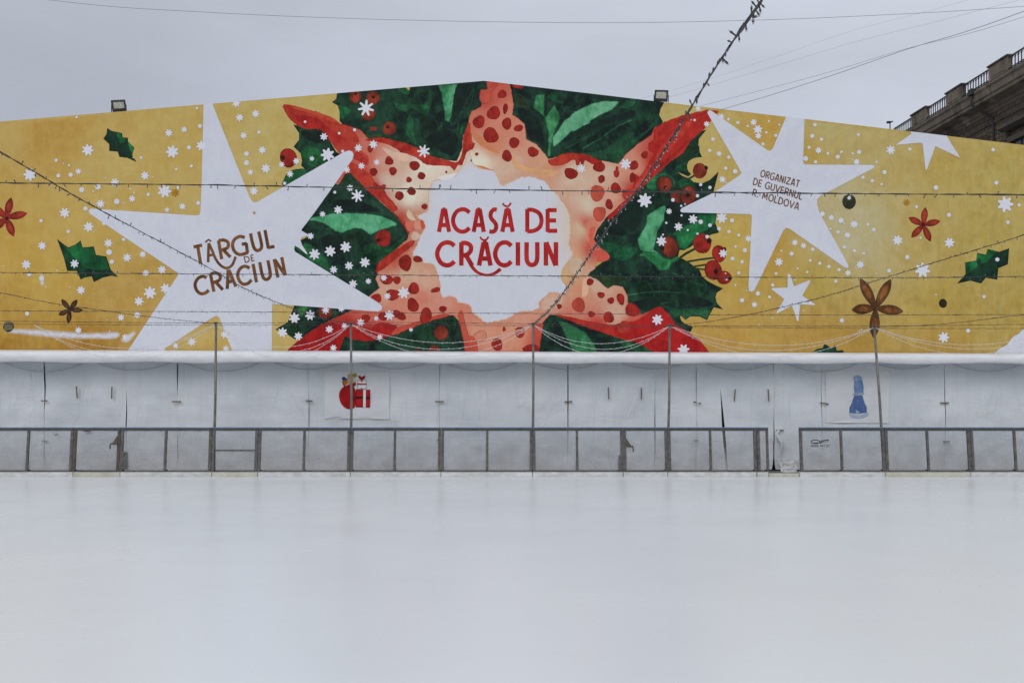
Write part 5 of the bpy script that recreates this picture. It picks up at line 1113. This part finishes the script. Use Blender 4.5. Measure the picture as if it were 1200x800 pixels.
for a, b in PED:
    g = MB(); g.box((a, -.40, 19.271), (b, -.12, 20.06), bev=.015); g.box((a + .25, -.121, 19.42), (b - .25, -.10, 19.92), bev=.01); pd = loc(g, 'pedestal', 'stone')
    g = MB(); g.box((a - .06, -.45, 20.061), (b + .06, -.05, 20.16), bev=.02); g.build('cap', M['stone_dark'], pd)
edges = [(40.4, 43.3)] + [(PED[i][1], PED[i + 1][0]) for i in range(4)] + [(63.95, 66.6)]
for a, b in edges:
    g = MB(); g.box((a + .01, -.23, 19.96), (b - .01, -.17, 20.03)); g.box((a + .01, -.225, 19.38), (b - .01, -.175, 19.43))
    n = max(4, int((b - a) / .27)); st = (b - a) / n
    for k in range(1, n):
        s = a + k * st; g.box((s - .022, -.222, 19.28), (s + .022, -.178, 19.96))
    for k in range(n):
        s = a + k * st
        for q in range(4):   # pointed arches between the bars
            t0, t1 = q / 4, (q + 1) / 4; f = lambda t: 19.72 + .2 * math.sin(t * math.pi / 2)
            g.tube([(s + .5 * st * t0, -.20, f(t0)), (s + .5 * st * t1, -.20, f(t1))], .014, 4); g.tube([(s + st - .5 * st * t0, -.20, f(t0)), (s + st - .5 * st * t1, -.20, f(t1))], .014, 4)
    loc(g, 'railing', 'iron')
g = MB(); g.box((55.85, -.02, 18.95), (56.25, .25, 19.3), bev=.03); g.tube([(56.05, .1, 19.0), (56.05, .15, 18.5), (56.0, -.02, 18.27), (55.7, -.84, 17.68), (55.64, -.9, 17.5), (55.62, -.9, 17.3), (55.62, -.9, 12), (55.62, -.9, .2)], .062, 10)
loc(g, 'downpipe', 'iron', False)
for k in range(6):
    c = 38.65 + k * 4.75
    fr = MB()
    fr.box((c - 1.15, -.999, 13.0), (c - .85, -.75, 15.75)); fr.box((c + .85, -.999, 13.0), (c + 1.15, -.75, 15.75)); fr.box((c - 1.15, -.999, 15.751), (c + 1.15, -.75, 16.05))
    fr.prism([(-.998, 16.40), (-.70, 16.42), (-.42, 16.55), (-.42, 16.7), (-.998, 16.78)], c - 1.5, c + 1.5)
    for s in (-1.32, 1.12): fr.box((c + s, -.998, 15.9), (c + s + .2, -.65, 16.399), bev=.03)
    w = loc(fr, 'window', 'stone_dark')
    p = MB(); p.box((c - .849, -.998, 13.0), (c + .849, -.94, 15.75)); p.build('pane', M['glass'], w)
    p = MB(); p.box((c - .04, -.939, 13.0), (c + .04, -.89, 15.75)); p.box((c - .849, -.939, 14.9), (c - .041, -.89, 14.98)); p.box((c + .041, -.939, 14.9), (c + .849, -.89, 14.98)); p.build('glazing_bar', M['stone_dark'], w)
c0 = P(1043, 152, 66.6)
c = empty('roof_lamp', c0, 'tiny dark lamp on a thin rod at the far end of the stone building roof', 'lamp')
g = MB(); g.tube([c0 + Vector((0, 0, -.55)), c0 + Vector((0, 0, .45))], .035, 6); part(g.build('rod', M['iron']), c)
g = MB(); g.box((-.22, -.1, .43), (.06, .1, .55), M=Matrix.Translation(c0), bev=.02); g.box((.02, -.05, .5), (.2, .05, .56), M=Matrix.Translation(c0), bev=.01); part(g.build('head', M['iron']), c)

# ---------------------------------------------------------------- overhead cables
def cable(ctrl, r, label):
    g = MB(); g.tube(resample(ctrl, .6), r, 5); tag(g.build('overhead_cable', M['cable'], smooth=True), label, 'cable', 'thin cables in the sky')
cable([P(-330, -52, 30), P(55, 0, 30), P(230, 14, 30), P(450, 23.2, 30), P(700, 27, 30), P(900, 23.5, 30), P(1080, 15.5, 30), P(1190, 8.5, 30), P(1400, -6, 30)], .0065, 'long thin cable sagging across the top of the sky from left to right')
cable([P(640, 182, 44), P(845, 128.5, 40), P(960, 93.5, 37), P(1060, 59, 34), P(1130, 38, 31), P(1200, 13.5, 29), P(1320, -32, 26)], .010, 'darkest of the thin cables rising from behind the banner to the upper right')
cable([P(620, 176, 44.5), P(815, 126, 40.5), P(960, 88, 37.5), P(1060, 58, 34.5), P(1130, 41, 31.5), P(1200, 20, 29.5), P(1320, -20, 26.5)], .006, 'thin cable close under the darkest one at upper right, both crossing midway')
cable([P(600, 160, 46), P(780, 115, 43), P(900, 80, 41), P(1000, 50, 39), P(1100, 25, 37), P(1180, 4, 35), P(1300, -26, 33)], .0036, 'faint cable above the darker pair at upper right')
cable([P(600, 152, 48), P(780, 108, 45), P(900, 70, 43), P(1000, 36, 41), P(1100, 10, 39), P(1200, -20, 37)], .003, 'faintest and highest of the cables rising to the upper right')

# ================================================================ LIGHT
w = bpy.data.worlds.new('World'); SC.world = w; w.use_nodes = True
nt = w.node_tree; bg = nt.nodes['Background']; bg.inputs['Strength'].default_value = .110
EL, AZ = R(34), R(-24)
sky = N(nt, 'ShaderNodeTexSky', sky_type='NISHITA'); sky.sun_disc = False; sky.sun_elevation = EL; sky.sun_rotation = math.pi + AZ
tc = N(nt, 'ShaderNodeTexCoord'); sep = N(nt, 'ShaderNodeSeparateXYZ'); nt.links.new(tc.outputs['Generated'], sep.inputs[0])
# overcast deck: brighter towards the zenith, with loose cloud forms
lum = rng(nt, sep.outputs[2], 0, 1, 1.0, 2.45)
mp = N(nt, 'ShaderNodeMapping'); mp.inputs['Scale'].default_value = (1.0, 1.0, 3.0); nt.links.new(tc.outputs['Generated'], mp.inputs['Vector'])
cl = rng(nt, noise(nt, mp.outputs['Vector'], 1.6, 6, .52, .4), .3, .7, .85, 1.13)
lr = rng(nt, sep.outputs[0], -.5, .3, .83, 1.07, smooth=True)
def mul(a, b):
    n = N(nt, 'ShaderNodeMath', operation='MULTIPLY'); nt.links.new(a, n.inputs[0])
    if hasattr(b, 'links'): nt.links.new(b, n.inputs[1])
    else: n.inputs[1].default_value = b
    return n.outputs[0]
L_ = mul(mul(lum, cl), lr)
grey = N(nt, 'ShaderNodeMix', data_type='RGBA', blend_type='MULTIPLY'); grey.inputs[0].default_value = 1
grey.inputs[6].default_value = (3.45, 3.60, 4.06, 1); nt.links.new(L_, grey.inputs[7])
nt.links.new(mixc(nt, .90, sky.outputs[0], grey.outputs[2]), bg.inputs['Color'])
sun = bpy.data.lights.new('sun', 'SUN'); sun.energy = .85; sun.angle = R(35); sun.color = (1.0, .97, .93)
so = link(bpy.data.objects.new('sun', sun)); so.location = (-10, -20, 30)
d = Vector((math.sin(AZ) * math.cos(EL), -math.cos(AZ) * math.cos(EL), math.sin(EL)))   # towards the sun, behind the photographer
so.rotation_euler = d.to_track_quat('Z', 'Y').to_euler()

cam = bpy.data.cameras.new('camera'); cam.sensor_width = 36; cam.lens = F * 36 / 1200; cam.shift_y = (HOR - 400) / 1200; cam.clip_end = 6000; cam.clip_start = .05
co = link(bpy.data.objects.new('camera', cam)); co.location = (0, 0, CH); co.rotation_euler = (R(90), 0, 0); SC.camera = co
vs_ = SC.view_settings; SC.display_settings.display_device = 'sRGB'; vs_.view_transform = 'Standard'; vs_.look = 'None'; vs_.gamma = 1; vs_.use_curve_mapping = False; vs_.exposure = 0.0
SC.cycles.max_bounces = 8; SC.cycles.transparent_max_bounces = 16
